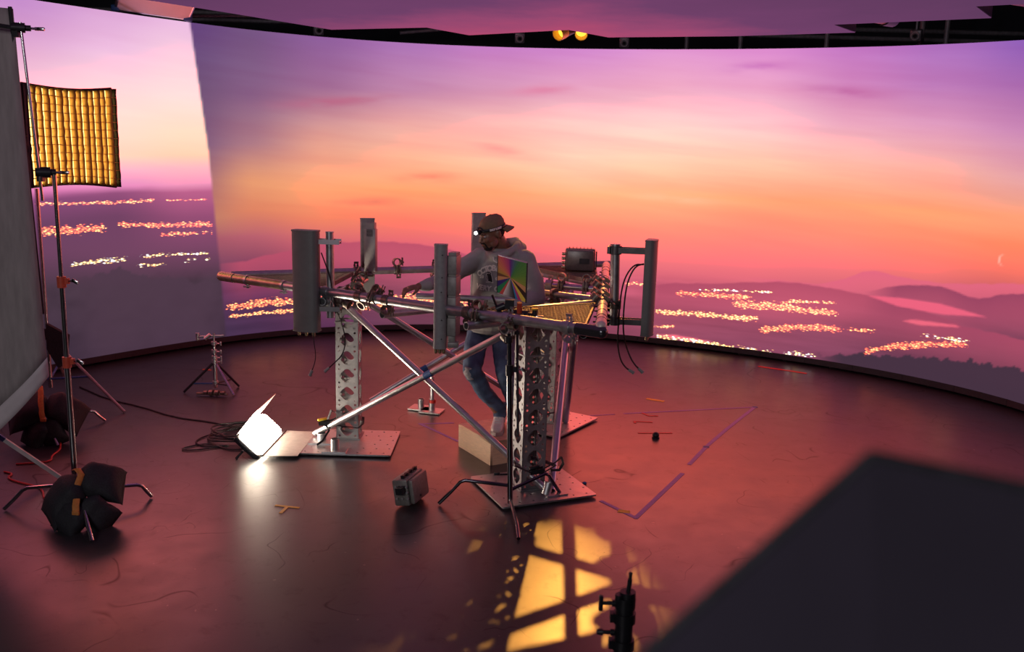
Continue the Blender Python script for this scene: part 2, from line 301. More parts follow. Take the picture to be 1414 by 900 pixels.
mr = N.new('ShaderNodeMapRange'); L.new(NZ(3.1, 6, .65), mr.inputs['Value'])
mr.inputs['From Min'].default_value = .3; mr.inputs['From Max'].default_value = .7; mr.inputs['To Min'].default_value = .285; mr.inputs['To Max'].default_value = .37
L.new(mr.outputs[0], b.inputs['Roughness'])
b.inputs['IOR'].default_value = 1.5
marks = MIX(1.0, MIX(1.0, MIX(1.0, LINES(1.1, .0035, .50, 1.3), LINES(2.6, .005, .54, 1.1), 'LIGHTEN'), spots, 'LIGHTEN'), MIX(1.0, grime, (.35, .35, .35, 1), 'MULTIPLY'), 'LIGHTEN')
sm = N.new('ShaderNodeMapRange'); L.new(marks, sm.inputs['Value']); sm.inputs['To Min'].default_value = 1.0; sm.inputs['To Max'].default_value = .25; L.new(sm.outputs[0], b.inputs['Specular IOR Level'])
bp = N.new('ShaderNodeBump'); bp.inputs['Strength'].default_value = .03; bp.inputs['Distance'].default_value = .01; L.new(NZ(45, 4), bp.inputs['Height']); L.new(bp.outputs[0], b.inputs['Normal'])
MB().box((0, 6, -.05), (22, 22, .1)).build('floor', fm, kind='structure', label='dark painted stage floor with scuffs, glossy under the video wall')
SHELL = mat('black_studio_paint', (.05, .048, .065), .8, 0, .2, 3)
MB().box((0, 17.05, 3.6), (22, .1, 7.4)).build('wall_back', SHELL, kind='structure')
MB().box((-11.05, 6, 3.6), (.1, 22, 7.4)).build('wall_left', SHELL, kind='structure')
MB().box((11.05, 6, 3.6), (.1, 22, 7.4)).build('wall_right', SHELL, kind='structure')
MB().box((0, -5.05, 3.6), (22, .1, 7.4)).build('wall_front', SHELL, kind='structure')
MB().box((0, 6, 7.35), (22.2, 22.2, .1)).build('ceiling', SHELL, kind='structure')

# ------------------------------------------------------------------ curved LED wall showing a dusk valley
ZL = .092
WP = np.array(WALL); WS = np.r_[0, np.cumsum(np.hypot(*np.diff(WP[:, :2], axis=0).T))]
NU, NV = 900, 250
us = np.linspace(0, WS[-1], NU); vs_ = np.linspace(0, 1, NV)
px_ = np.interp(us, WS, WP[:, 0]); py_ = np.interp(us, WS, WP[:, 1]); pt_ = np.interp(us, WS, WP[:, 2])
Ug, Vg = np.meshgrid(us, vs_)            # rows = v
rng = np.random.default_rng(3)
def vnoise(x, y, seed):
    r = np.random.default_rng(seed); g = r.random((256, 256)); xi = np.floor(x).astype(int); yi = np.floor(y).astype(int)
    fx = x-xi; fy = y-yi; fx = fx*fx*(3-2*fx); fy = fy*fy*(3-2*fy)
    G = lambda i, j: g[i % 256, j % 256]
    return (G(xi, yi)*(1-fx)+G(xi+1, yi)*fx)*(1-fy)+(G(xi, yi+1)*(1-fx)+G(xi+1, yi+1)*fx)*fy
def fbm(x, y, seed, o=4):
    a = 0; t = 0
    for k in range(o): a = a+vnoise(x*2**k, y*2**k, seed+k)*.5**k; t += .5**k
    return a/t
def table(tab):
    tab = sorted(tab, key=lambda t: t[0]); S = np.array([t[0] for t in tab])
    cols = []
    for s0, st in tab:
        st = sorted(st, key=lambda q: q[0]); vv = [q[0] for q in st]; cc = np.array([lin(q[1]) for q in st])
        vw = np.clip(Vg+(fbm(Ug*.9, Vg*9, 40)-.5)*.022*np.clip((Vg-.25)*6, 0, 1), 0, 1)
        cols.append(np.stack([np.interp(vw, vv, cc[:, k]) for k in range(3)], -1))
    cols = np.array(cols)
    idx = np.clip(np.searchsorted(S, Ug)-1, 0, len(S)-2); f = np.clip((Ug-S[idx])/(S[idx+1]-S[idx]), 0, 1); f = f*f*(3-2*f)*.5+f*.5
    a = np.take_along_axis(cols, idx[None, :, :, None].repeat(3, -1), 0)[0]; b2 = np.take_along_axis(cols, (idx+1)[None, :, :, None].repeat(3, -1), 0)[0]
    return a*(1-f[..., None])+b2*f[..., None]
def seg_prof(poly, u):
    p = np.array(sorted(poly)); return np.interp(u, p[:, 0], p[:, 1], left=-9, right=-9)
def hills(img, lst):
    for poly, c in lst:
        p = np.array(sorted(poly)); end = np.clip(np.minimum(Ug-p[0, 0], p[-1, 0]-Ug)/.35+.15, 0, 1)*(1.0 if c[0] > 100 else 1)
        if p[-1, 0] > 13.6: end = np.clip((Ug-p[0, 0])/.35+.15, 0, 1)
        h = np.interp(Ug, p[:, 0], p[:, 1])+(fbm(Ug*9, Ug*0, 7)-.5)*.006
        if c[0] < 95: h = h+(fbm(Ug*16, Ug*0, 9, 3)-.45)*.030
        inside = np.clip((h-Vg)/.005+.5, 0, 1)*end
        fade = np.clip(1-(h-Vg)/(.16 if c[0] > 95 else .6), .0, 1)*inside
        img = img*(1-fade[..., None]*.9)+np.array(lin(c))*fade[..., None]*.9
    return img
def cities(lst, mask):
    for poly, hv, den, warm in lst:
        p = np.array(sorted(poly)); c = np.interp(Ug, p[:, 0], p[:, 1]); ins = (Ug >= p[0, 0]) & (Ug <= p[-1, 0])
        edge = np.clip(np.minimum(Ug-p[0, 0], p[-1, 0]-Ug)/.08, 0, 1)
        hh = hv*(.55+.7*fbm(Ug*6, Vg*0+3, int(c[0, 0]*1e4) % 97))
        k = np.clip(1.3-np.abs(Vg-c)/np.maximum(hh, 1e-4), 0, 1)*ins*edge*den
        mask[..., 1] = np.where(k > mask[..., 0], warm, mask[..., 1]); mask[..., 0] = np.maximum(mask[..., 0], k)
    return mask
inn = table(INNER); out_ = table(OUTER)
for poly, c in STREAKS:
    p = np.array(sorted(poly)); cv = np.interp(Ug, p[:, 0], p[:, 1]); mid = (p[0, 0]+p[-1, 0])/2; hw = (p[-1, 0]-p[0, 0])/2
    k = np.exp(-((Ug-mid)/hw)**2*1.5-((Vg-cv)/.016)**2)*np.clip(fbm(Ug*2.2, Vg*40, 61)*2.4-.5, 0, 1)
    inn = inn*(1-.8*k[..., None])+np.array(lin(c))*.8*k[..., None]
wisp = (fbm(Ug*.55, Vg*26+Ug*.5, 80, 5)-.5)*np.clip((Vg-.3)*5, 0, 1)
inn = inn*(1+wisp[..., None]*np.array([.12, .34, .22])); out_ = out_*(1+wisp[..., None]*np.array([.06, .14, .10]))
land = np.clip((.25-Vg)*20, 0, 1)
lt = (fbm(Ug*1.2, Vg*45, 120, 5)-.5)*land
inn = inn*(1+lt[..., None]*.5); out_ = out_*(1+(fbm(Ug*5, Vg*30, 140, 5)-.5)[..., None]*land[..., None]*.5)
hz = HILLS
inn = hills(inn, hz)
for poly, c in LAKE:
    p = np.array(poly); cov = np.zeros_like(Ug)
    for du_, dv_ in [(x_/8, y_/8) for x_ in (-5, -2, 1, 4) for y_ in (-5, -2, 1, 4)]:
        uu = Ug+du_*WS[-1]/NU; vv = Vg+dv_/NV; a = np.zeros_like(Ug, bool); j = len(p)-1
        for i in range(len(p)):
            cond = ((p[i, 1] > vv) != (p[j, 1] > vv)); xx = (p[j, 0]-p[i, 0])*(vv-p[i, 1])/(p[j, 1]-p[i, 1]+1e-9)+p[i, 0]
            a ^= cond & (uu < xx); j = i
        cov += a/16
    inn = inn*(1-cov[..., None])+np.array(lin(c))*cov[..., None]
inn = hills(inn, HILLS[-1:])
out_ = hills(out_, OHILLS)
for y_, c in ((.43, 1),):
    pass
bd = np.array(BOUND); bs = np.interp(Vg, bd[::-1, 1], bd[::-1, 0])
isin = np.clip((Ug-bs)/.03+.5, 0, 1)
img = out_*(1-isin[..., None])+inn*isin[..., None]
mi = cities(CITIES, np.zeros(Ug.shape+(2,))); mo = cities(OCITIES, np.zeros(Ug.shape+(2,)))
msk = np.where((isin > .5)[..., None], mi, mo)
# crescent moon low on the right
mu, mv = MOON[0]; du = (Ug-mu)/.068; dv = (Vg-mv)*3.5/.068
cres = np.clip((1-np.hypot(du, dv))*2.5, 0, 1)*np.clip((np.hypot(du-.45, dv)-.92)*3.5, 0, 1); img = img*(1-cres[..., None])+np.array(lin((255, 205, 185)))*cres[..., None]
# LED output beyond the camera's white point where the dusk is brightest
R = img[..., 0].copy(); G = img[..., 1]; wgt = np.clip((R-.88)/.12, 0, 1)**3; img[..., 0] = R*(1-wgt)+np.maximum(R, np.minimum(1.1+6.0*G, 4.2))*wgt
verts = np.stack([np.broadcast_to(px_, Ug.shape), np.broadcast_to(py_, Ug.shape), ZL+(pt_-ZL)*Vg], -1).reshape(-1, 3)
ii = (np.arange(NV-1)[:, None]*NU+np.arange(NU-1)[None]).ravel()
faces = np.stack([ii, ii+1, ii+1+NU, ii+NU], -1)
me = bpy.data.meshes.new('screen')
me.vertices.add(len(verts)); me.vertices.foreach_set('co', verts.ravel())
me.loops.add(faces.size); me.loops.foreach_set('vertex_index', faces.ravel())
me.polygons.add(len(faces)); me.polygons.foreach_set('loop_start', np.arange(len(faces))*4)
me.update(calc_edges=True)
for nm, arr in (('picture', img), ('lights', np.concatenate([msk, Ug[..., None]*0], -1)), ('place', np.stack([Ug, Vg*3.5, Ug*0], -1))):
    at = me.attributes.new(nm, 'FLOAT_VECTOR', 'POINT'); at.data.foreach_set('vector', np.ascontiguousarray(arr, np.float32).reshape(-1, 3).ravel())
wm = bpy.data.materials.new('led_screen'); wm.use_nodes = True; nt = wm.node_tree; N = nt.nodes; L = nt.links; N.clear()
def ATT(n):
    a = N.new('ShaderNodeAttribute'); a.attribute_name = n; return a.outputs['Vector']
pic = ATT('picture'); place = ATT('place'); lights = ATT('lights')
mp = N.new('ShaderNodeMapping'); mp.inputs['Scale'].default_value = (26, 78, 1); L.new(place, mp.inputs[0])
vo = N.new('ShaderNodeTexVoronoi'); vo.voronoi_dimensions = '2D'; vo.inputs['Scale'].default_value = 1; L.new(mp.outputs[0], vo.inputs[0])
sx = N.new('ShaderNodeSeparateXYZ'); L.new(lights, sx.inputs[0])
sc = N.new('ShaderNodeSeparateColor'); L.new(vo.outputs['Color'], sc.inputs[0])
def MATH(op, a, b_=None, clamp=False):
    x = N.new('ShaderNodeMath'); x.operation = op; x.use_clamp = clamp
    for i, v in enumerate((a, b_)):
        if v is None: continue
        if isinstance(v, (int, float)): x.inputs[i].default_value = v
        else: L.new(v, x.inputs[i])
    return x.outputs[0]
dot = MATH('SUBTRACT', 1.0, MATH('MULTIPLY', vo.outputs['Distance'], 1.75), True)
dot = MATH('ADD', MATH('MULTIPLY', MATH('POWER', dot, 1.6), 1.5), .09)
on = MATH('MULTIPLY', MATH('SUBTRACT', sx.outputs[0], MATH('MULTIPLY', sc.outputs[0], .80)), 4.0, True)
amt = MATH('MULTIPLY', dot, on)
wc = RAMP(MATH('ADD', MATH('MULTIPLY', sx.outputs[1], .80), MATH('MULTIPLY', MATH('POWER', sc.outputs[1], 2.2), .42)), [(0, (1.0, .06, .018)), (.22, (1.0, .14, .04)), (.42, (1.0, .34, .10)), (.68, (1.0, .55, .16)), (.85, (.95, .82, .32)), (1, (.95, .97, 1))])
vm = N.new('ShaderNodeVectorMath'); vm.operation = 'SCALE'; L.new(wc, vm.inputs[0]); L.new(MATH('MULTIPLY', amt, 4.5), vm.inputs['Scale'])
va = N.new('ShaderNodeVectorMath'); va.operation = 'ADD'; L.new(pic, va.inputs[0]); L.new(vm.outputs[0], va.inputs[1])
em = N.new('ShaderNodeEmission'); L.new(va.outputs[0], em.inputs[0]); em.inputs[1].default_value = 1.0
ou = N.new('ShaderNodeOutputMaterial'); L.new(em.outputs[0], ou.inputs[0])
lw = thing('led_wall', 'tall curved video wall showing a pink and orange dusk over a lit valley', 'screen', (0, 11.9, 0))
me.transform(Matrix.Translation((0, -11.9, 0)))
link('screen', me, wm, lw)
BASEM = mat('wall_base_black', (.028, .025, .032), .6, 0, .15, 6)
# plinth pieces under the wall, about half a metre each, and the black cabinet frame behind
cc0 = V((-.25, 6.9, 0))
for i in range(0, len(WALL)-2, 2):
    a, b2, c = [V((WALL[k][0], WALL[k][1], 0)) for k in (i, i+1, i+2)]
    mb = MB(); q = []
    for p in (a, b2, c): q.append(p)
    inn_ = []; 
    for p in q:
        d = (p-cc0); d.z = 0; d.normalize(); inn_.append(p+d*.16)
    d01 = (q[2]-q[0]).normalized()*.0015
    poly = [q[0]+d01, q[1], q[2]-d01]+inn_[::-1]
    mb.prism([p+V((0, 0, .025)) for p in poly], (0, 0, ZL-.027)); mb.build('base_panel', BASEM, lw)
    mb = MB(); mb.box((q[1]+V((0, 0, .0125)) + (q[1]-cc0).normalized()*.08), (.06, .06, .025)); mb.build('foot', DARKM, lw)
mb = MB(); n = len(WALL)
bk = []
for x, y, t in WALL:
    p = V((x, y, 0)); d = (p-cc0).normalized(); bk.append((p+d*.02, p+d*.14, t))
vs = []; fs = []
for a, b2, t in bk:
    vs += [a+Z*ZL, b2+Z*ZL, b2+Z*(t+.004), a+Z*(t+.004)]
for i in range(n-1):
    for k in range(4):
        fs.append((i*4+k, i*4+(k+1) % 4, i*4+4+(k+1) % 4, i*4+4+k))
mb.add(vs, fs); mb.build('cabinet_frame', DARKM, lw)

# ------------------------------------------------------------------ stepped LED ceiling
edge = [(-2.8, 6.65), (-3.33, 7.68), (-2.69, 8.49), (-1.91, 9.56), (-0.91, 9.2), (-0.52, 9.71), (0.39, 9.14), (0.47, 9.1), (0.9, 9.58), (2.07, 9.23), (3.1, 8.74), (2.74, 8.28), (3.81, 7.68), (3.42, 7.15), (4.1, 6.75), (4.3, 3.2), (-3.2, 3.2)]
cm = bpy.data.materials.new('led_ceiling_screen'); cm.use_nodes = True; nt = cm.node_tree; N = nt.nodes; L = nt.links; N.clear()
tc = N.new('ShaderNodeTexCoord'); sp = N.new('ShaderNodeSeparateXYZ'); L.new(tc.outputs['Object'], sp.inputs[0])
gy = MATH('ADD', MATH('MULTIPLY', MATH('ADD', sp.outputs[1], 3.5), 1/6.5), MATH('MULTIPLY', MATH('SUBTRACT', NZ(1.2, 5), .5), .35))
gx = MATH('ABSOLUTE', MATH('MULTIPLY', sp.outputs[0], .12))
colr = RAMP(MATH('SUBTRACT', gy, gx), [(.2, lin((92, 58, 92))), (.62, lin((112, 64, 105))), (.8, lin((150, 72, 112))), (1, lin((182, 76, 112)))])
em = N.new('ShaderNodeEmission'); L.new(colr, em.inputs[0]); em.inputs[1].default_value = 1.0
ou = N.new('ShaderNodeOutputMaterial'); L.new(em.outputs[0], ou.inputs[0])
lc = thing('led_ceiling', 'flat stepped video ceiling glowing dull pink over the stage', 'screen', (.4, 6.4, 3.55))
mb = MB(); mb.add([V((x, y, 3.55)) for x, y in edge], [tuple(range(len(edge)))]); mb.build('screen', cm, lc)
mb = MB(); mb.prism([V((x, y, 3.556)) for x, y in edge], (0, 0, .09)); mb.build('cabinet_frame', DARKM, lc)
# ------------------------------------------------------------------ mock antenna tower: three perforated columns, braces, corner gratings
TC = V((-.3, 7.1, 0))
tower = thing('antenna_tower', 'silver mock tower on three perforated columns with cross braces and triangular top rail', 'tower', TC)
PA, PB, PC = V((-2.36, 7.30, 1.328)), V((.545, 5.385, 1.328)), V((.90, 8.78, 1.328))
CL, CF, CR = V((-1.33, 7.235, 0)), V((.145, 6.20, 0)), V((.36, 7.86, 0))
CW, CH = .182, 1.235
def panel_mesh(name, w_, h_, cells):
    out = [(-w_/2, 0), (w_/2, 0), (w_/2, h_), (-w_/2, h_)]; hs = []
    for k in range(cells):
        z = .085+.15*k
        hs.append(circ(0, z, .054, 18, 0, 1))
        for sx_ in (-1, 1):
            for sz in (-1, 1): hs.append(circ(sx_*.064, z+sz*.056, .0095, 7))
    me = holed(out, hs, .003, name)
    me.transform(Matrix.Rotation(math.pi/2, 4, 'X')); return me     # now in XZ
pm = panel_mesh('panel', CW-.004, CH, 8); pm.materials.append(PLATE)
def base_plate_mesh(w_, d_):
    out = []
    for cx, cy_, a0 in ((w_/2-.015, d_/2-.015, 0), (-w_/2+.015, d_/2-.015, 90), (-w_/2+.015, -d_/2+.015, 180), (w_/2-.015, -d_/2+.015, 270)):
        for k in range(4): a = math.radians(a0+30*k); out.append((cx+.015*math.cos(a), cy_+.015*math.sin(a)))
    hs = []
    for i in range(7):
        for j in range(6):
            x = -w_/2+.05+(w_-.1)*i/6; y = -d_/2+.045+(d_-.09)*j/5
            if abs(x) < .12 and abs(y) < .12: continue
            hs.append(circ(x+(.02 if j % 2 else -.01), y, .0085, 8))
    hs = [h for h in hs if all(abs(px) < w_/2-.01 for px, py in h)]
    me = holed(out, hs, .012, 'base_plate'); me.materials.append(GALV); return me
bpm = base_plate_mesh(.72, .63)
def place(o, loc, rz, parent):
    o.parent = parent; o.location = V(loc)-wloc(parent); o.rotation_euler = (0, 0, rz)
for c, ang, pc, pang in ((CL, 0, V((-1.285, 7.085, .02)), 0), (CF, 23.4, V((.177, 6.207, .02)), 23.4), (CR, -31, V((.35, 7.83, .02)), 57)):
    bo = bpy.data.objects.new('base_plate', bpm); COL.objects.link(bo); place(bo, pc, math.radians(pang), tower)
    # corner posts carry four perforated panels
    a = math.radians(ang); ex = V((math.cos(a), math.sin(a), 0)); ey = V((-math.sin(a), math.cos(a), 0))
    mb = MB()
    for sx_, sy in ((-1, -1), (1, -1), (1, 1), (-1, 1)):
        p = c+ex*(sx_*(CW/2-.009))+ey*(sy*(CW/2-.009)); mb.box(p+Z*(CH/2+.027), (.012, .012, CH), axes=(ex, ey, Z))
    mb.box(c+Z*.031, (CW+.03, CW+.03, .008), axes=(ex, ey, Z))
    for zz in (CH*.79, CH):
        for k in range(4):
            d = dirv(ang+90*k); mb.box(c+d*(CW/2+.001)+Z*(zz+.027), (.006, CW+.006, .012), axes=(d, Z.cross(d), Z))
    col = mb.build('column', PLATE, tower)
    for k in range(4):
        po = bpy.data.objects.new('panel', pm); COL.objects.link(po); po.parent = col
        d = dirv(ang-90+90*k); po.location = c+d*(CW/2-.0005)+Z*.027-wloc(tower); po.rotation_euler = (0, 0, a+math.pi/2*k)
# stubs and flat anchors on the left plate
mb = MB(); mb.box((-1.375, 6.85, .03), (.19, .13, .01)); mb.pipe((-1.375, 6.85, .03), (-1.375, 6.85, .125), .033, .005); mb.build('socket', GALV, tower)
mb = MB(); mb.box((-1.52, 7.06, .03), (.2, .15, .01)); mb.pipe((-1.53, 7.09, .03), (-1.53, 7.09, .09), .036, .005); mb.build('socket', GALV, tower)
mb = MB(); mb.box((.33, 6.06, .03), (.16, .12, .01), axes=(dirv(23), dirv(113), Z)); mb.pipe((.27, 6.03, .03), (.29, 6.05, .11), .034, .005); mb.build('socket', GALV, tower)
# braces
BR = .0255
def brace(p, q, r=BR, matl=ALU, name='brace', **kw):
    p, q = V(p), V(q); mb = MB(); mb.pipe(p, q, r, .004, 18); return mb.build(name, matl, tower, **kw)
brace((-1.31, 7.13, 1.13), (.26, 6.09, .05)); b2_ = brace((-1.60, 7.165, .06), (-.03, 6.13, 1.16))
brace((-1.20, 7.27, 1.16), (.30, 7.83, .10)); b4_ = brace((-1.17, 7.34, .30), (.28, 7.80, 1.16))
b5 = brace((.31, 6.085, .035), (.505, 7.80, 1.22), .030); b6 = brace((.50, 7.78, .04), (.512, 6.92, 1.29), .030)
def band(p, q, t0, t1, r, matl, parent, name='tape_band', label=None):
    p, q = V(p), V(q); mb = MB(); mb.pipe(p+(q-p)*t0, p+(q-p)*t1, r, .0015, 18); o = mb.build(name, matl, None)
    o.parent = parent; o.data.transform(Matrix.Translation(-wloc(parent))); 
    if label: o['label'] = label
    return o
band((-1.60, 7.165, .06), (-.03, 6.13, 1.16), .615, .65, BR+.002, BLUET, b2_, label='blue tape band'); band((-1.17, 7.34, .30), (.28, 7.80, 1.16), .28, .315, BR+.002, BLUET, b4_, label='blue tape band')
# face pipes
PR = .034
def fpipe(p, q, r=PR, matl=GALV, name='face_pipe', caps=()):
    p, q = V(p), V(q); mb = MB(); mb.pipe(p, q, r, .005, 20); o = mb.build(name, matl, tower); return o
f1 = fpipe(PA, PB); f2 = fpipe(PA+V((.05, .05, .005)), PC+V((.03, .02, .01)), .032); f3 = fpipe(PB+V((.0, .06, .03)), PC, .034, mat('salmon_lit_pipe', (.72, .62, .55), .45, .25, .12, 30))  # salmon light on the right-hand rail is put into its base colour
def sleeve(p, q, t0, t1, r, matl, parent, capend=None):
    p, q = V(p), V(q); a, b_ = p+(q-p)*t0, p+(q-p)*t1; mb = MB(); mb.tube(a, b_, r, n=20)
    if capend: 
        e = a if capend == 'a' else b_; mb.ell(e, (r, r, r), 16)
    o = mb.build('pipe_sleeve', matl, None); o.parent = parent; o.data.transform(Matrix.Translation(-wloc(parent))); return o
for t_ in (.085, .205):
    dd = (PB-PA).normalized(); pp = PA+(PB-PA)*t_; mb = MB(); mb.pipe(pp-dd*.012, pp+dd*.012, .042, .005, 16); mb.box(pp-Z*.05, (.02, .02, .03)); mb.tube(pp-Z*.05+V((-.03, -.02, 0)), pp-Z*.05+V((.03, -.03, 0)), .006, n=8); o = mb.build('pipe_clip', GALV, None); o.parent = f1; o.data.transform(Matrix.Translation(-wloc(f1)))
sleeve(PA, PB, -.006, .04, .039, BRONZE, f1, 'a'); sleeve(PA, PB, .043, .20, .0365, BRONZE, f1); sleeve(PA, PB, .95, 1.0, .039, mat('dark_pipe_cap', (.12, .12, .13), .25, .8, .1), f1, 'b')
sleeve(PB, PC, .93, 1.0, .038, f3.data.materials[0], f3, 'b'); sleeve(PB+V((.0, .06, .03)), PC, -.012, .03, .036, f3.data.materials[0], f3, 'a')
for t in (.035, .07, .13, .2, .255, .30, .41, .55, .66, .80, .87):
    d = (PC-PB).normalized(); p = PB+V((0, .06, .03))*(1-t)+(PC-PB)*t; mb = MB(); mb.pipe(p-d*.006, p+d*.006, .037, .003, 18); mb.tube(p+V((-.055, 0, -.02)), p+V((-.03, 0, -.02)), .006, n=8); mb.box(p+V((.043, 0, -.01)), (.014, .014, .022)); o = mb.build('pipe_clip', DARKM, None); o.parent = f3; o.data.transform(Matrix.Translation(-wloc(f3)))
# inner pipes
def L2(a, b_, t): return a+(b_-a)*t
def ipipe(p, q, r=.028, matl=GALV): return fpipe(p, q, r, matl, 'inner_pipe')
DZ = V((0, 0, -.065))
PURP = ALU
ipipe(V((-1.42, 6.64, 1.255)), L2(PA, PC, .33)+DZ, .031)
ipipe(V((-.93, 6.36, 1.222)), V((-.40, 6.98, 1.19)), .030)
ipipe(V((-.30, 5.80, 1.262)), V((.0, 6.06, 1.258)), .028)
ipipe(V((.04, 6.215, 1.30)), V((.66, 6.672, 1.30)), .027, PURP)
ipipe(V((-.06, 7.25, 1.30)), V((.67, 6.795, 1.297)), .027)
ipipe(V((.10, 7.53, 1.30)), V((.70, 7.35, 1.30)), .028, STEEL)
ipipe(V((.515, 7.02, 1.262)), V((.453, 5.62, 1.262)), .026)
ipipe(V((-.75, 7.0, 1.26)), V((.10, 6.75, 1.28)), .026)
ipipe(L2(PA, PC, .80)+DZ, L2(PB, PC, .70)+DZ+V((.02, 0, 0)), .026)
# corner gratings
GR = mat('expanded_grating', (.24, .19, .15), .6, .4, .2, 30)
def grating(corner, u, v, la, lb, fine):
    du = (u-corner).normalized(); dv = (v-corner).normalized(); a = corner+du*la; b_ = corner+dv*lb
    ins = (du+dv)*.09; c0 = corner+ins*1.3; a = a+dv*.07; b_ = b_+du*.07
    zt = 1.325; mb = MB()
    P3 = [V((p.x, p.y, zt)) for p in (c0, a, b_)]
    for i in range(3): 
        p, q = P3[i], P3[(i+1) % 3]; d = (q-p).normalized(); s_ = Z.cross(d); mb.box((p+q)/2, ((q-p).length, .012, .034), axes=(d, s_, Z))
    g = mb.build('grating', GR, tower)
    e = (P3[2]-P3[1]); ed = e.normalized(); nrm = Z.cross(ed); 
    if (P3[0]-P3[1]).dot(nrm) < 0: nrm = -nrm
    H = (P3[0]-P3[1]).dot(nrm); x0 = (P3[0]-P3[1]).dot(ed); Lh = e.length
    mb = MB(); step = .024
    k = step
    while k < Lh:
        # bar from base edge towards the corner at coordinate k
        top = H*(k/x0) if k < x0 else H*(Lh-k)/(Lh-x0)
        if top > .02: mb.box(P3[1]+ed*k+nrm*top/2, (.004, top, .026), axes=(ed, nrm, Z))
        k += step
    y = .05
    while y < H-.03:
        xa = x0*y/H; xb = Lh-(Lh-x0)*y/H; mb.box(P3[1]+ed*(xa+xb)/2+nrm*y+Z*.008, (xb-xa, .005, .008), axes=(ed, nrm, Z)); y += fine
    o = mb.build('grating_bars', GR, None, kind='stuff'); o.parent = g; o.data.transform(Matrix.Translation(-wloc(g)))
grating(PA, PB, PC, 1.02, 1.02, .085); grating(PB, PA, PC, .98, .98, .05); grating(PC, PA, PB, .80, 1.22, .06)
# pipe clamps: two crossed collars with bolts
def clamp_mesh():
    mb = MB()
    mb.pipe((-.028, 0, 0), (.028, 0, 0), .046, .010, 14); mb.pipe((0, -.028, -.075), (0, .028, -.075), .042, .010, 14)
    mb.box((0, 0, -.038), (.05, .05, .02))
    for s_ in (-1, 1):
        mb.tube((s_*.015, .05, -.05), (s_*.015, .05, .06), .006, n=8); mb.tube((s_*.015, .05, .035), (s_*.015, .05, .05), .011, n=6)
        mb.box((s_*.015, .05, 0), (.016, .028, .05)); mb.box((.05, s_*.014, -.075), (.03, .016, .016)); mb.tube((.055, s_*.014, -.12), (.055, s_*.014, -.04), .005, n=6)
    mb.box((.0, .05, .068), (.045, .008, .02))
    return mb.mesh('clamp')
cl = clamp_mesh(); CLM = mat('grimy_clamp', (.20, .17, .14), .4, .75, .4, 60); cl.materials.append(CLM)
clb = cl.copy(); clb.name = 'bright_clamp'; clb.materials.clear(); clb.materials.append(GALV)
abang = math.atan2(PB.y-PA.y, PB.x-PA.x); acang = math.atan2(PC.y-PA.y, PC.x-PA.x); bcang = math.atan2(PC.y-PB.y, PC.x-PB.x)
def clamp(p, rz, me=cl, ry=0.0, s_=.9):
    o = bpy.data.objects.new('clamp', me); COL.objects.link(o); o.parent = tower; o.location = V(p)-wloc(tower); o.rotation_euler = (ry, 0, rz); o.scale = (s_,)*3
for t, dz, me, ry in ((.335, 0, clb, 0), (.43, 0, cl, .5), (.47, -.0, cl, 2.6), (.505, 0, cl, 0), (.71, 0, cl, .3), (.735, -.01, cl, 3.0), (.80, 0, clb, 0), (.815, -.03, cl, 2.0), (.93, 0, clb, .4)):
    clamp(L2(PA, PB, t)+V((0, 0, dz)), abang, me, ry)
for t, me, ry in ((.30, cl, .2), (.325, cl, 2.5), (.40, cl, 3.1), (.50, cl, .3), (.515, cl, 2.8), (.62, cl, 1.0)):
    clamp(L2(PA, PC, t)+V((.03, .03, .01)), acang, me, ry)
for t, me in ((.27, cl), (.34, cl), (.46, cl), (.55, cl)): clamp(L2(PB, PC, t)+V((0, .04, .02)), bcang, me, 2.2)
for p in ((.14, 7.52, 1.31), (.22, 7.49, 1.31), (.30, 7.47, 1.31)): clamp(p, -.3, clb, 0)
for p, rz, ry in (((.40, 7.44, 1.31), -.3, 3.1), ((.60, 7.38, 1.31), -.3, 2.8), ((.19, 7.08, 1.22), .2, 1.1), ((.33, 7.0, 1.24), .4, 3.0)): clamp(p, rz, cl, ry)
for p, rz in (((-1.33, 6.70, 1.26), .4), ((-1.24, 6.80, 1.28), 1.2), ((-1.22, 7.05, 1.31), 1.6), ((-1.25, 7.25, 1.33), 1.4), ((-1.27, 7.5, 1.33), 1.8), ((-.02, 6.05, 1.20), .6), ((-.05, 6.12, 1.25), .2)): clamp(p, rz, cl, .4)

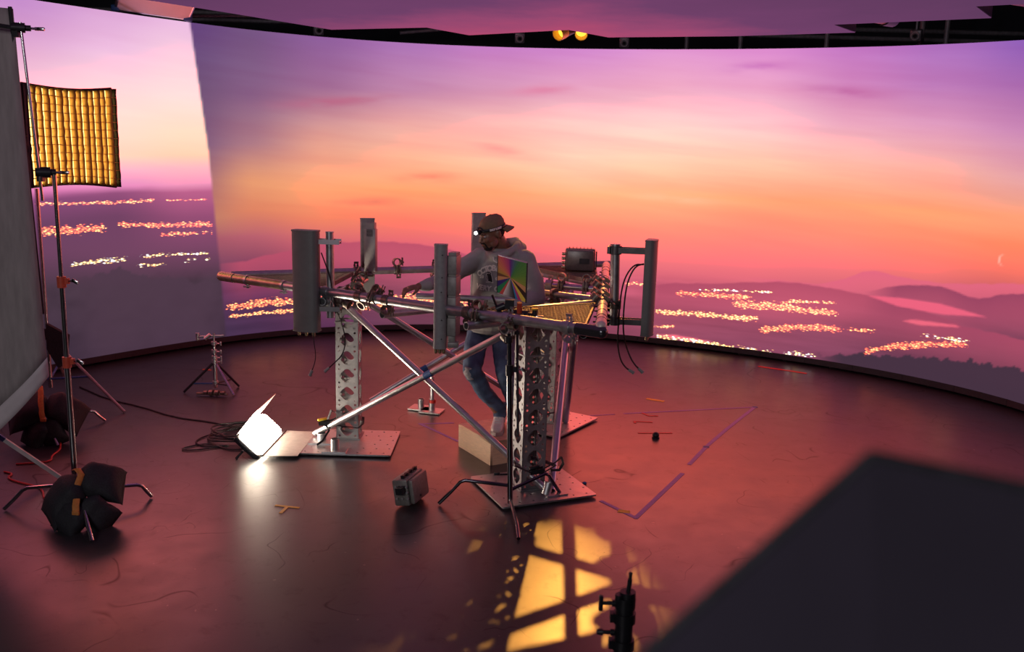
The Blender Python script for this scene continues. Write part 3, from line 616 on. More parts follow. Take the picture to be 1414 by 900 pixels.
# ratchet straps lashing the braces to the column feet
def strap(label, loc, loops, buckle, handle_mat):
    t = thing('ratchet_strap', label, 'strap', loc)
    mb = MB()
    for pts in loops: mb.path(pts, .014, 8, True, flat=.25)
    mb.build('webbing', BAG, t)
    p, ax = buckle; ax = V(ax).normalized(); s_ = Z.cross(ax).normalized()
    mb = MB()
    for k in (-1, 1): mb.box(V(p)+s_*(.02*k), (.10, .004, .035), axes=(ax, s_, Z))
    mb.tube(V(p)-s_*.025, V(p)+s_*.025, .012, n=10); mb.tube(V(p)+ax*.04-s_*.025, V(p)+ax*.04+s_*.025, .006, n=8); mb.build('ratchet', DARKM, t)
    mb = MB(); mb.bbox(V(p)+Z*.03-ax*.02, (.075, .04, .016), .006, axes=((ax+Z*.15).normalized(), s_, Z)); mb.build('handle', handle_mat, t)
c = CL
strap('black ratchet strap with yellow handle around the column beside the floor lamp', (-1.42, 7.10, .14),
      [[(-1.47, 7.04, .15), (-1.40, 7.12, .15), (-1.24, 7.12, .13), (-1.215, 7.2, .14), (-1.23, 7.34, .15), (-1.42, 7.35, .16), (-1.45, 7.2, .17), (-1.49, 7.08, .18)],
       [(-1.50, 7.06, .17), (-1.46, 7.05, .13), (-1.50, 6.98, .06), (-1.54, 6.95, .035)], [(-1.49, 7.1, .18), (-1.46, 7.14, .27), (-1.41, 7.12, .25), (-1.41, 7.1, .18)]], ((-1.50, 7.07, .185), (1, .3, 0)), mat('yellow_plastic', (.75, .50, .03), .4))
strap('black ratchet strap with dark buckle at the foot of the front column', (.24, 6.05, .16),
      [[(.05, 6.12, .2), (.14, 6.04, .19), (.26, 6.02, .20), (.33, 6.06, .23), (.31, 6.12, .22), (.27, 6.22, .2), (.15, 6.33, .2), (.04, 6.25, .2), (.05, 6.12, .2)],
       [(.22, 6.03, .20), (.33, 6.02, .27), (.37, 6.05, .30), (.385, 6.06, .25), (.36, 6.06, .2), (.30, 6.05, .20)]], ((.20, 6.03, .20), (1, .25, .1)), DARKM)
mb = MB(); mb.path([(.50, 7.74, .12), (.44, 7.72, .15), (.49, 7.80, .19), (.53, 7.76, .17), (.50, 7.73, .14)], .01, 6, flat=.3); mb.path([(.22, 7.78, .12), (.36, 7.70, .13), (.46, 7.72, .15)], .012, 6, flat=.3)
solo(mb, 'ratchet_strap', BAG, 'thin black strap tied round the brace at the rear column', 'strap', (.45, 7.74, .12))

# ------------------------------------------------------------------ panel antennas
def panel_antenna(label, c, z0, z1, nrm, w_, d_, matl, arms=None, bolts=True, round_front=.5):
    n = V(nrm).normalized(); s_ = Z.cross(n); c = V(c)
    t = thing('panel_antenna', label, 'antenna', (c.x, c.y, z0), 'panel antennas on the mock tower')
    def prof(k=1.0):
        out = []
        for i in range(9):
            a = math.pi*i/8; out.append((w_/2*math.cos(a)*k, d_/2*k*(1-round_front)*1.0+d_*round_front*math.sin(a)**.8*k-d_*.25))
        out += [(-w_/2*.92*k, -d_/2*k), (w_/2*.92*k, -d_/2*k)]
        return out
    mb = MB(); mb.loft([[c+s_*x+n*y+Z*(zz-c.z) for x, y in prof()] for zz in (z0+.006, z1-.006)]); mb.build('radome', matl, t)
    for zz in (z0, z1-.012):
        mb = MB(); mb.loft([[c+s_*x+n*y+Z*(q-c.z) for x, y in prof(1.04)] for q in (zz, zz+.012)]); mb.build('end_cap', matl, t)
    for i in (-.3, 0, .3):
        mb = MB(); p = c+s_*(i*w_)+Z*(z0-c.z); mb.tube(p-Z*.004, p-Z*.03, .012, n=10); mb.tube(p-Z*.03, p-Z*.036, .009, n=8); mb.build('connector', BRASS, t)
    return t, n, s_, c
# A: big grey one by the left rail tip
t, n, s_, c = panel_antenna('dark grey panel antenna, largest, hung on a white bracket before the rail', (-1.535, 6.63, 0), 1.03, 1.785, (-.25, -.97, 0), .20, .11, GREYP, round_front=.32)
for zz in (1.70, 1.20):
    mb = MB(); p = V((-1.47, 6.67, zz)); q = V((-1.30, 6.68, zz))
    for k in (-1, 1): mb.box((p+q)/2+V((0, .042*k, 0)), (.20, .008, .035))
    mb.box(p+V((.005, 0, 0)), (.012, .09, .05)); mb.tube(V((-1.29, 6.63, zz)), V((-1.29, 6.73, zz)), .007, n=8)
    mb.build('bracket', WHITEP if zz > 1.5 else LGREY, t, label='white upper bracket' if zz > 1.5 else None)
def mast(label, x, y, z0, z1, r, lean=(0, 0), matl=GALV):
    t = thing('antenna_mast', label, 'pole', (x, y, z0), 'antenna masts')
    mb = MB(); mb.pipe((x, y, z0), (x+lean[0], y+lean[1], z1), r, .004, 18); mb.build('tube', matl, t)
    mb = MB(); mb.tube((x+lean[0], y+lean[1], z1), (x+lean[0], y+lean[1], z1+.008), r*1.08, n=16); mb.build('cap', matl, t); 
    mb = MB(); mb.pipe((x, y, 1.29), (x, y, 1.35), r+.012, .010, 16); mb.box((x, y+.05, 1.32), (.05, .05, .05)); mb.build('clamp', CLM, t)
    return t
mast('short grey pipe mast behind the dark grey antenna', -1.362, 6.675, 1.13, 1.765, .030)
# R: antenna off the right rail, on two long arms
t, n, s_, c = panel_antenna('tall dark antenna held out past the primed rail on two arms', (.985, 6.452, 0), 1.108, 1.80, (.96, -.28, 0), .17, .08, GREYP)
for zz in (1.715, 1.20):
    mb = MB(); p = V((.70, 6.49, zz)); q = V((.95, 6.455, zz)); d = (q-p).normalized(); sd = Z.cross(d)
    for k in (-1, 1): mb.box((p+q)/2+sd*.035*k, ((q-p).length, .008, .042), axes=(d, sd, Z))
    mb.pipe((.727 if zz > 1.5 else .742, 6.486, zz-.03), (.727 if zz > 1.5 else .742, 6.486, zz+.03), .046, .012, 14); mb.box(p-d*.02, (.02, .11, .05), axes=(d, sd, Z)); mb.box(q+d*.0, (.02, .06, .09), axes=(d, sd, Z))
    mb.build('bracket', mat('dark_bracket', (.16, .15, .15), .4, .6, .2) if zz > 1.5 else bpy.data.materials['dark_bracket'], t)
mast('grey pipe mast clamped outside the primed pink rail', .742, 6.486, 1.19, 1.75, .0345, (-.016, 0))
# M: slim antenna in the middle with ribbed radio behind
t, n, s_, c = panel_antenna('slim pale antenna hanging before the front rail, next to a ribbed radio', (-.488, 6.03, 0), 1.058, 1.77, (-.05, -1, 0), .09, .07, LGREY, round_front=.45)
for zz in (1.13, 1.26, 1.45, 1.55, 1.70):
    mb = MB(); p = c+n*.055+s_*(.014 if zz != 1.45 else .01)+Z*zz; mb.tube(p-n*.03, p-n*.012, .0035, n=8); mb.build('rivet', DARKM, t)
def radio(label, c, w_, d_, z0, z1, ang, matl, segs, slots=0, cat='radio'):
    t = thing('radio_unit', label, cat, (c[0], c[1], z0)); ex = dirv(ang); ey = dirv(ang+90); c = V((c[0], c[1], 0))
    h = (z1-z0)/segs
    for i in range(segs):
        mb = MB(); zz = z0+h*(i+.5); mb.bbox(c+Z*zz, (w_, d_, h*.90), .008, axes=(ex, ey, Z)); mb.box(c+Z*(zz+h*.5), (w_*.8, d_*.8, h*.16), axes=(ex, ey, Z)); mb.build('casing', matl, t)
    for i in range(slots):
        mb = MB(); mb.box(c-ey*(d_/2+.001)+Z*(z1-.03-.012*i), (w_*.55, .004, .006), axes=(ex, ey, Z)); mb.build('slot', DARKM, t)
    return t
t = radio('ribbed grey radio with pinkish cast between slim antenna and the man', (-.403, 6.09), .068, .12, 1.135, 1.70, -12, MGREY, 4)
mb = MB(); mb.bbox((-.41, 6.10, 1.115), (.05, .09, .06), .008); mb.bbox((-.40, 6.08, 1.08), (.075, .09, .04), .008); mb.build('foot', MGREY, t)
mb = MB(); mb.box((-.445, 6.07, 1.4), (.02, .04, .5)); mb.build('mount_rail', DARKM, t)
# rear left: panel with radio on its back
t, n, s_, c = panel_antenna('pale flat antenna standing on the rear rail, small vented radio on it', (-1.275, 7.86, 0), 1.10, 1.79, (-.30, .95, 0), .125, .05, LGREY, round_front=.3)
mb = MB(); mb.box((-1.27, 7.845, 1.335), (.1, .05, .10)); mb.build('bracket', CLM, t)
radio('slim grey vented radio fixed to the pale rear antenna', (-1.235, 7.79), .10, .07, 1.315, 1.725, -8, LGREY, 1, 5)
mb = MB()
# rear: panel behind the man's head
t, n, s_, c = panel_antenna('pale antenna on the rear rail, mostly behind the man in the cap', (-.33, 8.27, 0), 1.08, 1.835, (-.35, .94, 0), .13, .05, LGREY, round_front=.3)
mb = MB(); mb.box((-.33, 8.24, 1.335), (.1, .06, .1)); mb.build('bracket', CLM, t)
# box radio on the rear right grating
def box_radio(name, label, c, size, axes, matl, plate=True):
    ex, ey, ez = axes; c = V(c); w_, d_, h = size
    t = thing(name, label, 'radio', c-ez*(h/2))
    mb = MB(); mb.bbox(c+ey*(d_*.12), (w_, d_*.76, h), .014, axes=axes); mb.build('casing', matl, t)
    mb = MB(); mb.bbox(c-ey*(d_*.38), (w_*.93, d_*.24, h*.93), .018, axes=axes); mb.build('cover', matl, t)
    return t, ex, ey, ez, c
ex, ey = dirv(-5), dirv(85)
t, ex, ey, ez, c = box_radio('box_radio', 'grey box radio standing on the rear corner grating', (.60, 8.16, 1.446), (.27, .19, .20), (ex, ey, Z), mat('warm_grey_casting', (.16, .15, .14), .35, .35, .15, 40))
mb = MB(); mb.box(c-ey*.098+ex*.04+Z*(-.005), (.09, .004, .048), axes=(ex, ey, Z)); mb.build('nameplate', DARKM, t)
for k in range(4):
    mb = MB(); p = c-ex*.135+Z*(-.07+.04*k)-ey*.03; mb.tube(p, p-ex*.03, .014, n=10); mb.tube(p-ex*.01, p-ex*.018, .018, n=6); mb.build('connector', BRASS, t)
mb = MB(); mb.box(c+ex*.145, (.012, .10, .16), axes=(ex, ey, Z)); mb.build('side_flange', DARKM, t)
mb = MB()
for k in range(7): mb.box(c+Z*.105+ex*(-.10+.033*k)+ey*.03, (.004, .11, .016), axes=(ex, ey, Z))
mb.build('cooling_fins', t.children[0].data.materials[0], t)
# box radio left on the floor, tipped back
ex = (V((.084, .254, 0))).normalized(); yy = Z.cross(ex); tilt = math.radians(9)
ez = (Z*math.cos(tilt)+yy*math.sin(tilt)).normalized(); ey = ez.cross(ex)
t, ex, ey, ez, c = box_radio('box_radio', 'grey box radio lying tipped on the floor by the tripod foot', V((-.66, 5.88, .116)), (.265, .15, .185), (ex, ey, ez), mat('floor_radio_casting', (.25, .24, .22), .45, .3, .15, 40))
mb = MB(); p = c-ey*.077-ex*.03-ez*.05; mb.tube(p, p-ey*.006, .009, n=10); mb.build('plug', DARKM, t)
mb = MB(); mb.tube(c+ez*.11-ex*.10, c+ez*.11+ex*.09, .007, n=8)
for k in (-.10, -.04, .03, .09): mb.box(c+ez*.10+ex*k, (.02, .025, .03), axes=(ex, ey, ez))
mb.build('handle', DARKM, t)
mb = MB(); mb.box(c-ex*.16+ez*.03, (.06, .05, .045), axes=(ex, ey, ez)); mb.build('mount_lug', DARKM, t)
for i in range(3):
    for j in range(3):
        mb = MB(); p = c-ex*.134+ey*(.045-.04*i)+ez*(.045-.04*j); mb.tube(p, p-ex*.012, .009, n=8); mb.build('connector', LGREY, t)
mb = MB(); mb.box(c-ez*.101+ex*.05, (.13, .06, .014), axes=(ex, ey, ez)); mb.build('foot', DARKM, t)

# hanging antenna cables with brass ends
def cable(label, pts, r=.005, end=True, name='antenna_cable', matl=CABLE, smooth=4):
    pts = [V(p) for p in pts]
    for _ in range(smooth-2):
        q = [pts[0]]
        for a, b_ in zip(pts, pts[1:]): q += [a*.75+b_*.25, a*.25+b_*.75]
        pts = q+[pts[-1]]
    t = thing(name, label, 'cable', pts[-1]); mb = MB(); mb.path(pts, r, 6); mb.build('jacket', matl, t)
    if end:
        d = (pts[-1]-pts[-2]).normalized(); mb = MB(); mb.tube(pts[-1]-d*.015, pts[-1]+d*.02, .012, n=12); mb.pipe(pts[-1]+d*.02, pts[-1]+d*.032, .014, .004, 12); mb.build('connector', LGREY, t)
    return t
cable('thin black cable dangling under the dark grey antenna', [(-1.48, 6.605, 1.02), (-1.475, 6.605, .95), (-1.46, 6.60, .86), (-1.47, 6.60, .79), (-1.496, 6.60, .725)], .0035)
cable('black cable looping from the white bracket down beside the left column', [(-1.42, 6.645, 1.62), (-1.38, 6.63, 1.52), (-1.352, 6.63, 1.43), (-1.335, 6.63, 1.33), (-1.315, 6.64, 1.2), (-1.275, 6.68, 1.08), (-1.25, 6.68, .95), (-1.27, 6.66, .85), (-1.33, 6.62, .79), (-1.375, 6.605, .75)], .005)
cable('black cable of the arm antenna, hanging longest past the rail', [(.93, 6.445, 1.62), (.86, 6.44, 1.62), (.80, 6.44, 1.53), (.775, 6.44, 1.40), (.77, 6.44, 1.2), (.768, 6.44, 1.05), (.79, 6.42, .93), (.83, 6.41, .87), (.868, 6.405, .848)], .006)
cable('second black cable of the arm antenna, swinging outward at its end', [(.93, 6.44, 1.625), (.87, 6.43, 1.61), (.825, 6.43, 1.52), (.805, 6.43, 1.40), (.80, 6.43, 1.2), (.815, 6.43, 1.07), (.86, 6.41, .95), (.90, 6.40, .89), (.935, 6.395, .86)], .006)
# ------------------------------------------------------------------ stands and grip gear
def cleg(mb, hub, foot, bend, r=.0125):
    hub, foot, bend = V(hub), V(foot), V(bend)
    pts = [hub, hub+(bend-hub)*.5, hub+(bend-hub)*.93, bend+(foot-bend)*.07-Z*.004, bend+(foot-bend)*.5, foot+Z*.012]
    mb.path(pts, r, 10)
def cstand(label, base, feet, bends, hubs, zs, lean, collars, rads, colm, polem, group='C-stands on the stage'):
    b_ = V(base); t = thing('c_stand', label, 'stand', b_, group)
    for f, bd, hz in zip(feet, bends, hubs):
        mb = MB(); cleg(mb, b_+Z*hz, f, bd); mb.build('leg', polem, t)
    P = lambda z: b_+V((lean[0]*z, lean[1]*z, z))
    for i in range(len(zs)-1):
        mb = MB(); mb.tube(P(zs[i]), P(zs[i+1]), rads[i], n=14); mb.build('pole', polem, t)
    for z in collars:
        mb = MB(); mb.tube(P(z-.03), P(z+.04), .027, n=14); mb.box(P(z)+V((.032, 0, .012)), (.03, .022, .035)); o = mb.build('collar', colm, t, label=('red locking collar' if colm == REDP else None))
        mb = MB(); mb.tube(P(z)+V((.04, 0, .012)), P(z)+V((.075, -.01, .012)), .006, n=8); mb.bbox(P(z)+V((.09, -.012, .012)), (.045, .014, .022), .005, rot=Matrix.Rotation(.5, 3, 'Y')); mb.build('t_handle', STEEL, t)
    return t, P
# left C-stand, weighed down by two sandbags
t, P = cstand('tall C-stand with two red collars and sandbagged feet', (-2.80, 5.55, 0), [(-2.50, 5.11, 0), (-2.43, 5.84, 0), (-3.28, 5.56, 0)], [(-2.62, 5.28, .15), (-2.475, 5.79, .115), (-3.14, 5.555, .16)], (.12, .16, .20),
              [.03, 1.02, 1.53, 2.19], (0.0, 0.0), [1.005, 1.515], [.0185, .0155, .0125], REDP, STEEL)
def grip_head(t, p, ax, r=.032, l=.07, knob=True):
    p = V(p); ax = V(ax).normalized(); mb = MB(); mb.tube(p-ax*l/2, p+ax*l/2, r, n=16); mb.tube(p-ax*(l/2+.012), p-ax*l/2, r*.8, n=16); mb.tube(p+ax*l/2, p+ax*(l/2+.03), r*.6, n=12); mb.box(p-ax*.02+Z*-.03, (.035, .035, .05)); mb.build('grip_head', DARKM, t)
    if knob:
        mb = MB(); q = p+ax*(l/2+.03); mb.tube(q, q+ax*.03, .007, n=8); mb.bbox(q+ax*.045, (.06, .02, .02), .006); mb.build('t_handle', STEEL, t)
grip_head(t, (-2.85, 5.53, 2.19), (.9, .4, 0)); 
mb = MB(); mb.tube((-2.905, 5.485, 3.05), (-2.862, 5.512, 2.02), .0085, n=10); mb.build('grip_arm', STEEL, t)
grip_head(t, (-2.915, 5.49, 3.02), (.9, .4, 0), .028, .06)
def sandbag(label, c, lobes, strap):
    t = thing('sandbag', label, 'sandbag', c, 'sandbags on stand feet')
    for (p0, p1, wd, th, up) in lobes:
        # a filled pouch: pinched at the strap, swelling, closed by a flat seam with pulled-out corners
        p0, p1 = V(p0), V(p1); ax = p1-p0; ln = ax.length; d = ax.normalized(); n_ = V(up); n_ = (n_-d*n_.dot(d)).normalized(); sd = d.cross(n_); rings = []; nn = 28
        for i in range(19):
            v = i/18; k = math.sin(min(v/.30, 1)*math.pi/2); e_ = max(0, (v-.62)/.38)
            wv_ = wd/2*(.42+.58*k)*(1+.05*e_); tv = th/2*(.45+.55*k)*max(.05, (1-e_**2.4)); ring = []
            for q in range(nn):
                a = 2*math.pi*q/nn; ca, sa = math.cos(a), math.sin(a); x = math.copysign(abs(ca)**.7, ca)*wv_; y = math.copysign(abs(sa)**.8, sa)*tv
                wob = 1+.10*mnoise.noise(V((ca*1.3+p0.x*9, sa*1.3, v*3+p1.y*5)))+.05*mnoise.noise(V((ca*4, v*7, p0.z*9)))
                end = .06*ln*(abs(x)/(wd/2))**2*(v > .5)*(v-.5)*2
                ring.append(p0+d*(v*ln+end)+sd*x*wob+n_*(y*wob-.03*math.sin(v*2.6)*0)-Z*(.035*v*v*th/.12))
            rings.append(ring)
        mb = MB(); mb.loft(rings); mb.build('pouch', BAG, t)
    mb = MB(); mb.path(strap, .02, 8, flat=.3); mb.build('strap', ORANGE, t, label='orange carry strap')
    mb = MB(); mb.bbox(strap[-1], (.045, .02, .028), .006); mb.build('strap_end', ORANGE, t)
    return t
sandbag('black sandbag saddled over the front C-stand leg, upper of the two', (-2.70, 5.45, 0),
        [((-2.715, 5.43, .29), (-2.485, 5.525, .235), .24, .15, (-.25, -.65, .75)), ((-2.70, 5.42, .28), (-2.865, 5.33, .10), .25, .16, (-.45, -.65, .6))],
        [(-2.745, 5.45, .335), (-2.71, 5.41, .355), (-2.675, 5.385, .33), (-2.685, 5.35, .275), (-2.70, 5.325, .215), (-2.70, 5.315, .175)])
sandbag('black sandbag hanging low against the floor, lower of the two', (-2.62, 5.30, 0),
        [((-2.655, 5.30, .165), (-2.75, 5.25, .025), .20, .12, (-.2, -.85, .4)), ((-2.65, 5.30, .165), (-2.50, 5.36, .035), .20, .12, (.1, -.85, .45))],
        [(-2.66, 5.275, .21), (-2.648, 5.235, .185), (-2.645, 5.225, .14)])
# second stand carrying the gold light, under the grey textile
t, P = cstand('chrome C-stand holding the gold light behind the grey cloth', (-3.91, 7.10, 0), [(-3.56, 6.83, 0), (-3.50, 7.52, 0), (-4.43, 7.25, 0)], [(-3.65, 6.90, .13), (-3.56, 7.45, .12), (-4.30, 7.22, .16)], (.12, .16, .2), [.03, 1.0, 2.3], (0, .0), [.98], [.0185, .0155], REDP, STEEL)
sandbag('black sandbag with knotted orange strap behind the chrome pole', (-3.70, 6.98, 0),
        [((-3.70, 6.97, .33), (-3.95, 6.87, .24), .28, .18, (-.1, -.6, .8)), ((-3.70, 6.97, .33), (-3.47, 7.05, .19), .26, .17, (.1, -.6, .8)), ((-3.69, 6.90, .20), (-3.80, 6.84, .03), .20, .12, (-.3, -.8, .4)), ((-3.68, 6.90, .20), (-3.60, 6.90, .03), .18, .12, (.2, -.8, .4))],
        [(-3.75, 6.98, .45), (-3.72, 6.93, .42), (-3.70, 6.88, .36), (-3.68, 6.84, .28), (-3.665, 6.83, .22)])
# combo tripod behind it: blue-taped spreader, a leg reaching out over the floor
t = thing('light_tripod', 'tall tripod stand with slanting coppery leg and blue taped brace', 'stand', (-4.2, 8.0, 0))
LEGM = mat('coppery_tube', (.62, .50, .46), .3, .9, .1)
hub = V((-4.2, 8.0, .66))
for f in ((-3.446, 7.79, .012), (-4.55, 7.5, .012), (-4.35, 8.62, .012)):
    mb = MB(); mb.tube(hub+V((0, 0, 0)), f, .013, n=10); mb.build('leg', LEGM, t)
    mb = MB(); mb.tube(hub-Z*.42, hub.lerp(V(f), .55), .010, n=8); mb.build('spreader', BLUET, t)
mb = MB(); mb.tube(hub-Z*.5, hub+Z*1.3, .019, n=12); mb.build('pole', STEEL, t)
mb = MB(); mb.tube(hub-Z*.05, hub+Z*.05, .03, n=12); mb.build('collar', DARKM, t)
# dark fabric scrap hanging on the tripod
mb = MB(); ps = [V((-4.13, 7.86, .78)), V((-3.985, 7.935, .665)), V((-4.01, 7.92, .434)), V((-4.066, 7.89, .372)), V((-4.14, 7.86, .55))]
mb.prism(ps, (.01, .03, 0)); solo(mb, 'black_cloth', BAG, 'small black cloth hanging behind the left C-stand pole', 'cloth', (-4.05, 7.9, .6))
# square leg of another stand entering at the frame edge
t = thing('rolling_stand', 'square alloy stand leg with blue tape reaching in at the picture edge', 'stand', (-3.62, 5.92, 0))
mb = MB(); p, q = V((-3.62, 5.945, .46)), V((-3.20, 6.13, .02)); d = (q-p).normalized(); sd = Z.cross(d).normalized(); up = d.cross(sd)
mb.box((p+q)/2, ((q-p).length, .026, .026), axes=(d, sd, up)); mb.build('leg', ALU, t)
mb = MB(); pp = p.lerp(q, .25); mb.box(pp, (.05, .029, .029), axes=(d, sd, up)); mb.tube(pp, pp+V((-.25, -.09, -.03)), .012, n=8); mb.build('spreader', BLUET, t)
mb = MB(); mb.tube((-3.66, 5.93, .02), (-3.66, 5.93, 1.2), .02, n=12); mb.build('pole', ALU, t)
# grey textile flag with white hem, hung from the grip arm
t = thing('cloth_flag', 'large grey hanging cloth with a pale border along its lower edge', 'cloth', (-3.3, 5.5, .5))
CLOTH = mat('grey_muslin', (.36, .32, .32), .9, 0, .12, 6, bump=.3, bscale=9, stretch=(6, 6, 1)); HEM = mat('white_hem', (.66, .60, .62), .85, 0, .06, 8)
top = [V((-3.01, 5.615, 3.14)), V((-4.6, 4.86, 3.22))]
def bottom(s): return max(.10, .90-1.5*s+.6*s*s)      # hem height along the width
def cl_pt(s, v):
    a, b_ = top; p = a.lerp(b_, s); zb = bottom(s*1.5); z = zb+(p.z-zb)*v
    wob = .028*math.sin(s*26+v*2.2)*(1-.55*v)+.02*mnoise.noise(V((s*7, v*3, 1)))
    sh = (1-v)*.055*(1-s)
    return V((p.x+sh+wob*.4, p.y-wob, z))
for nm, v0, v1, mt in (('cloth', .055, 1.0, CLOTH), ('hem', 0, .055, HEM)):
    mb = MB(); ns, nv = 40, (30 if nm == 'cloth' else 3); vs = [cl_pt(i/ns, v0+(v1-v0)*j/nv) for j in range(nv+1) for i in range(ns+1)]
    fs = [(j*(ns+1)+i, j*(ns+1)+i+1, (j+1)*(ns+1)+i+1, (j+1)*(ns+1)+i) for j in range(nv) for i in range(ns)]
    mb.add(vs, fs, True); o = mb.build(nm, mt, t, label='pale border strip' if nm == 'hem' else None); md = o.modifiers.new('thick', 'SOLIDIFY'); md.thickness = .006
mb = MB(); mb.tube(V((-2.955, 5.50, 3.02)), V((-4.6, 4.80, 3.2)), .012, n=8); mb.build('cross_bar', DARKM, t)
mb = MB(); mb.tube(V((-3.02, 5.60, 3.15)), V((-2.975, 5.63, 1.3)), .012, n=8); mb.build('edge_batten', BAG, t)
# gold egg-crate soft light
t = thing('gold_softlight', 'glowing gold fabric light with an egg-crate grid above the valley skyline', 'lamp', (-3.55, 7.34, 2.0))
g00 = V((-3.845, 7.206, 2.010)); gu = V((.264, .980, .0)); gv = V((.0, .0, .795)); GZ = (2.010, 2.805, 1.985, 2.835)
GN = gu.normalized().cross(Z)           # facing the stage
if GN.x < 0: GN = -GN
GOLDF = mat('gold_grid_fabric', (.58, .36, .11), .55, 0, .15, 40); GLOW = glow('gold_diffuser', (255, 208, 120), 3.2)
def gp(a, b_, c): 
    bulge = .03*math.sin(math.pi*b_)*0+ .02*(abs(a-.5)*2)**2*(b_-.5)*2*0
    sag = -.028*math.sin(math.pi*min(max(a, 0), 1))*(2*b_-1)
    zb = GZ[0]+(GZ[2]-GZ[0])*a; zt = GZ[1]+(GZ[3]-GZ[1])*a; p = g00+gu*a+GN*c; p.z = zb+(zt-zb)*b_+sag; return p
ns = 14; mb = MB(); vs = [gp(i/ns, j/ns, 0) for j in range(ns+1) for i in range(ns+1)]
mb.add(vs, [(j*(ns+1)+i, j*(ns+1)+i+1, (j+1)*(ns+1)+i+1, (j+1)*(ns+1)+i) for j in range(ns) for i in range(ns)]); o = mb.build('diffuser', GLOW, t)
mb = MB(); vs = [gp(i/ns, j/ns, -.012) for j in range(ns+1) for i in range(ns+1)]
mb.add(vs, [(j*(ns+1)+i, j*(ns+1)+i+1, (j+1)*(ns+1)+i+1, (j+1)*(ns+1)+i) for j in range(ns) for i in range(ns)]); mb.build('backing', BAG, t)
NC, NR, DEP = 14, 12, .056
for i in range(NC+1):
    mb = MB(); a = i/NC; n2 = 16; j_ = [.0025*mnoise.noise(V((i*3.1, k*.9, 0))) for k in range(n2+1)]; lean = .008*(1 if i % 2 else -.3)
    vs = []
    for k in range(n2+1): vs += [gp(a+j_[k], k/n2, .001), gp(a+j_[k]*4+lean, k/n2, DEP)]
    mb.add(vs, [(2*k, 2*k+1, 2*k+3, 2*k+2) for k in range(n2)], True); o = mb.build('grid_strip', GOLDF if 0 < i < NC else BAG, t); md = o.modifiers.new('thick', 'SOLIDIFY'); md.thickness = .0025
for i in range(NR+1):
    mb = MB(); b_ = i/NR; n2 = 28; vs = []
    for k in range(n2+1): jj = .012*mnoise.noise(V((k*.5, i*2.3, 5))); vs += [gp(k/n2, b_, .002), gp(k/n2, b_+jj, DEP)]
    mb.add(vs, [(2*k, 2*k+1, 2*k+3, 2*k+2) for k in range(n2)], True); o = mb.build('grid_strip', GOLDF if 0 < i < NR else BAG, t); md = o.modifiers.new('thick', 'SOLIDIFY'); md.thickness = .0025
mb = MB()
for a0, b0, a1, b1 in ((0, 0, 1, 0), (1, 0, 1, 1), (1, 1, 0, 1), (0, 1, 0, 0)):
    mb.path([gp(a0+(a1-a0)*k/8, b0+(b1-b0)*k/8, .0) for k in range(9)], .012, 8)
mb.build('frame', BAG, t)
mb = MB(); mb.tube(gp(.12, .3, -.03), gp(.12, .9, -.03), .012, n=8); mb.tube((-3.91, 7.12, 2.28), gp(.12, .5, -.03), .015, n=8); mb.build('mounting_yoke', DARKM, t)
# baby stand far left
t = thing('baby_stand', 'small chrome light stand with a grip head near the wall', 'stand', (-2.87, 8.52, 0))
bx, by = -2.866, 8.52
for f, mt in (((-3.17, 8.50, .01), DARKM), ((-2.67, 8.45, .01), mat('lilac_sheen_tube', (.5, .42, .6), .25, .9, .1)), ((-2.72, 8.78, .01), DARKM)):
    mb = MB(); mb.tube((bx, by, .32), f, .012, n=8); mb.build('leg', mt, t)
    mb = MB(); mb.tube((bx, by, .10), V((bx, by, .32)).lerp(V(f), .72), .008, n=8); mb.build('spreader', BLUET if f[0] < -3 else DARKM, t)
mb = MB(); mb.tube((bx, by, .06), (bx, by, .36), .018, n=12); mb.tube((bx, by, .36), (bx, by, .50), .0135, n=12); mb.tube((bx, by, .50), (bx, by, .60), .010, n=12); mb.build('pole', STEEL, t)
for z in (.32, .36, .42, .50): 
    mb = MB(); mb.tube((bx, by, z-.015), (bx, by, z+.015), .026, n=12); mb.tube((bx, by, z), (bx+.06, by-.02, z), .006, n=8); mb.bbox((bx+.07, by-.02, z), (.016, .012, .04), .004); mb.build('collar', GALV, t)
mb = MB(); mb.tube((bx, by, .10), (bx, by, .125), .03, n=12); mb.build('collar', GALV, t)
mb = MB(); mb.tube((bx-.14, by-.03, .565), (bx+.09, by+.02, .572), .009, n=8); mb.tube((bx-.145, by-.03, .53), (bx-.145, by-.03, .60), .018, n=10); mb.tube((bx-.08, by-.02, .545), (bx-.03, by-.01, .585), .02, n=10); mb.build('grip_head', GALV, t)
mb = MB(); 
for k in range(4): mb.tube((-2.95+.055*k, 8.43, .03), (-2.91+.055*k, 8.42, .035), (.02, .03, .028, .02)[k], n=10)
mb.tube((-3.02, 8.43, .02), (-2.72, 8.42, .022), .012, n=8); solo(mb, 'grip_clamp', CLM, 'loose metal clamp lying by the small stand', 'clamp', (-2.9, 8.43, 0))

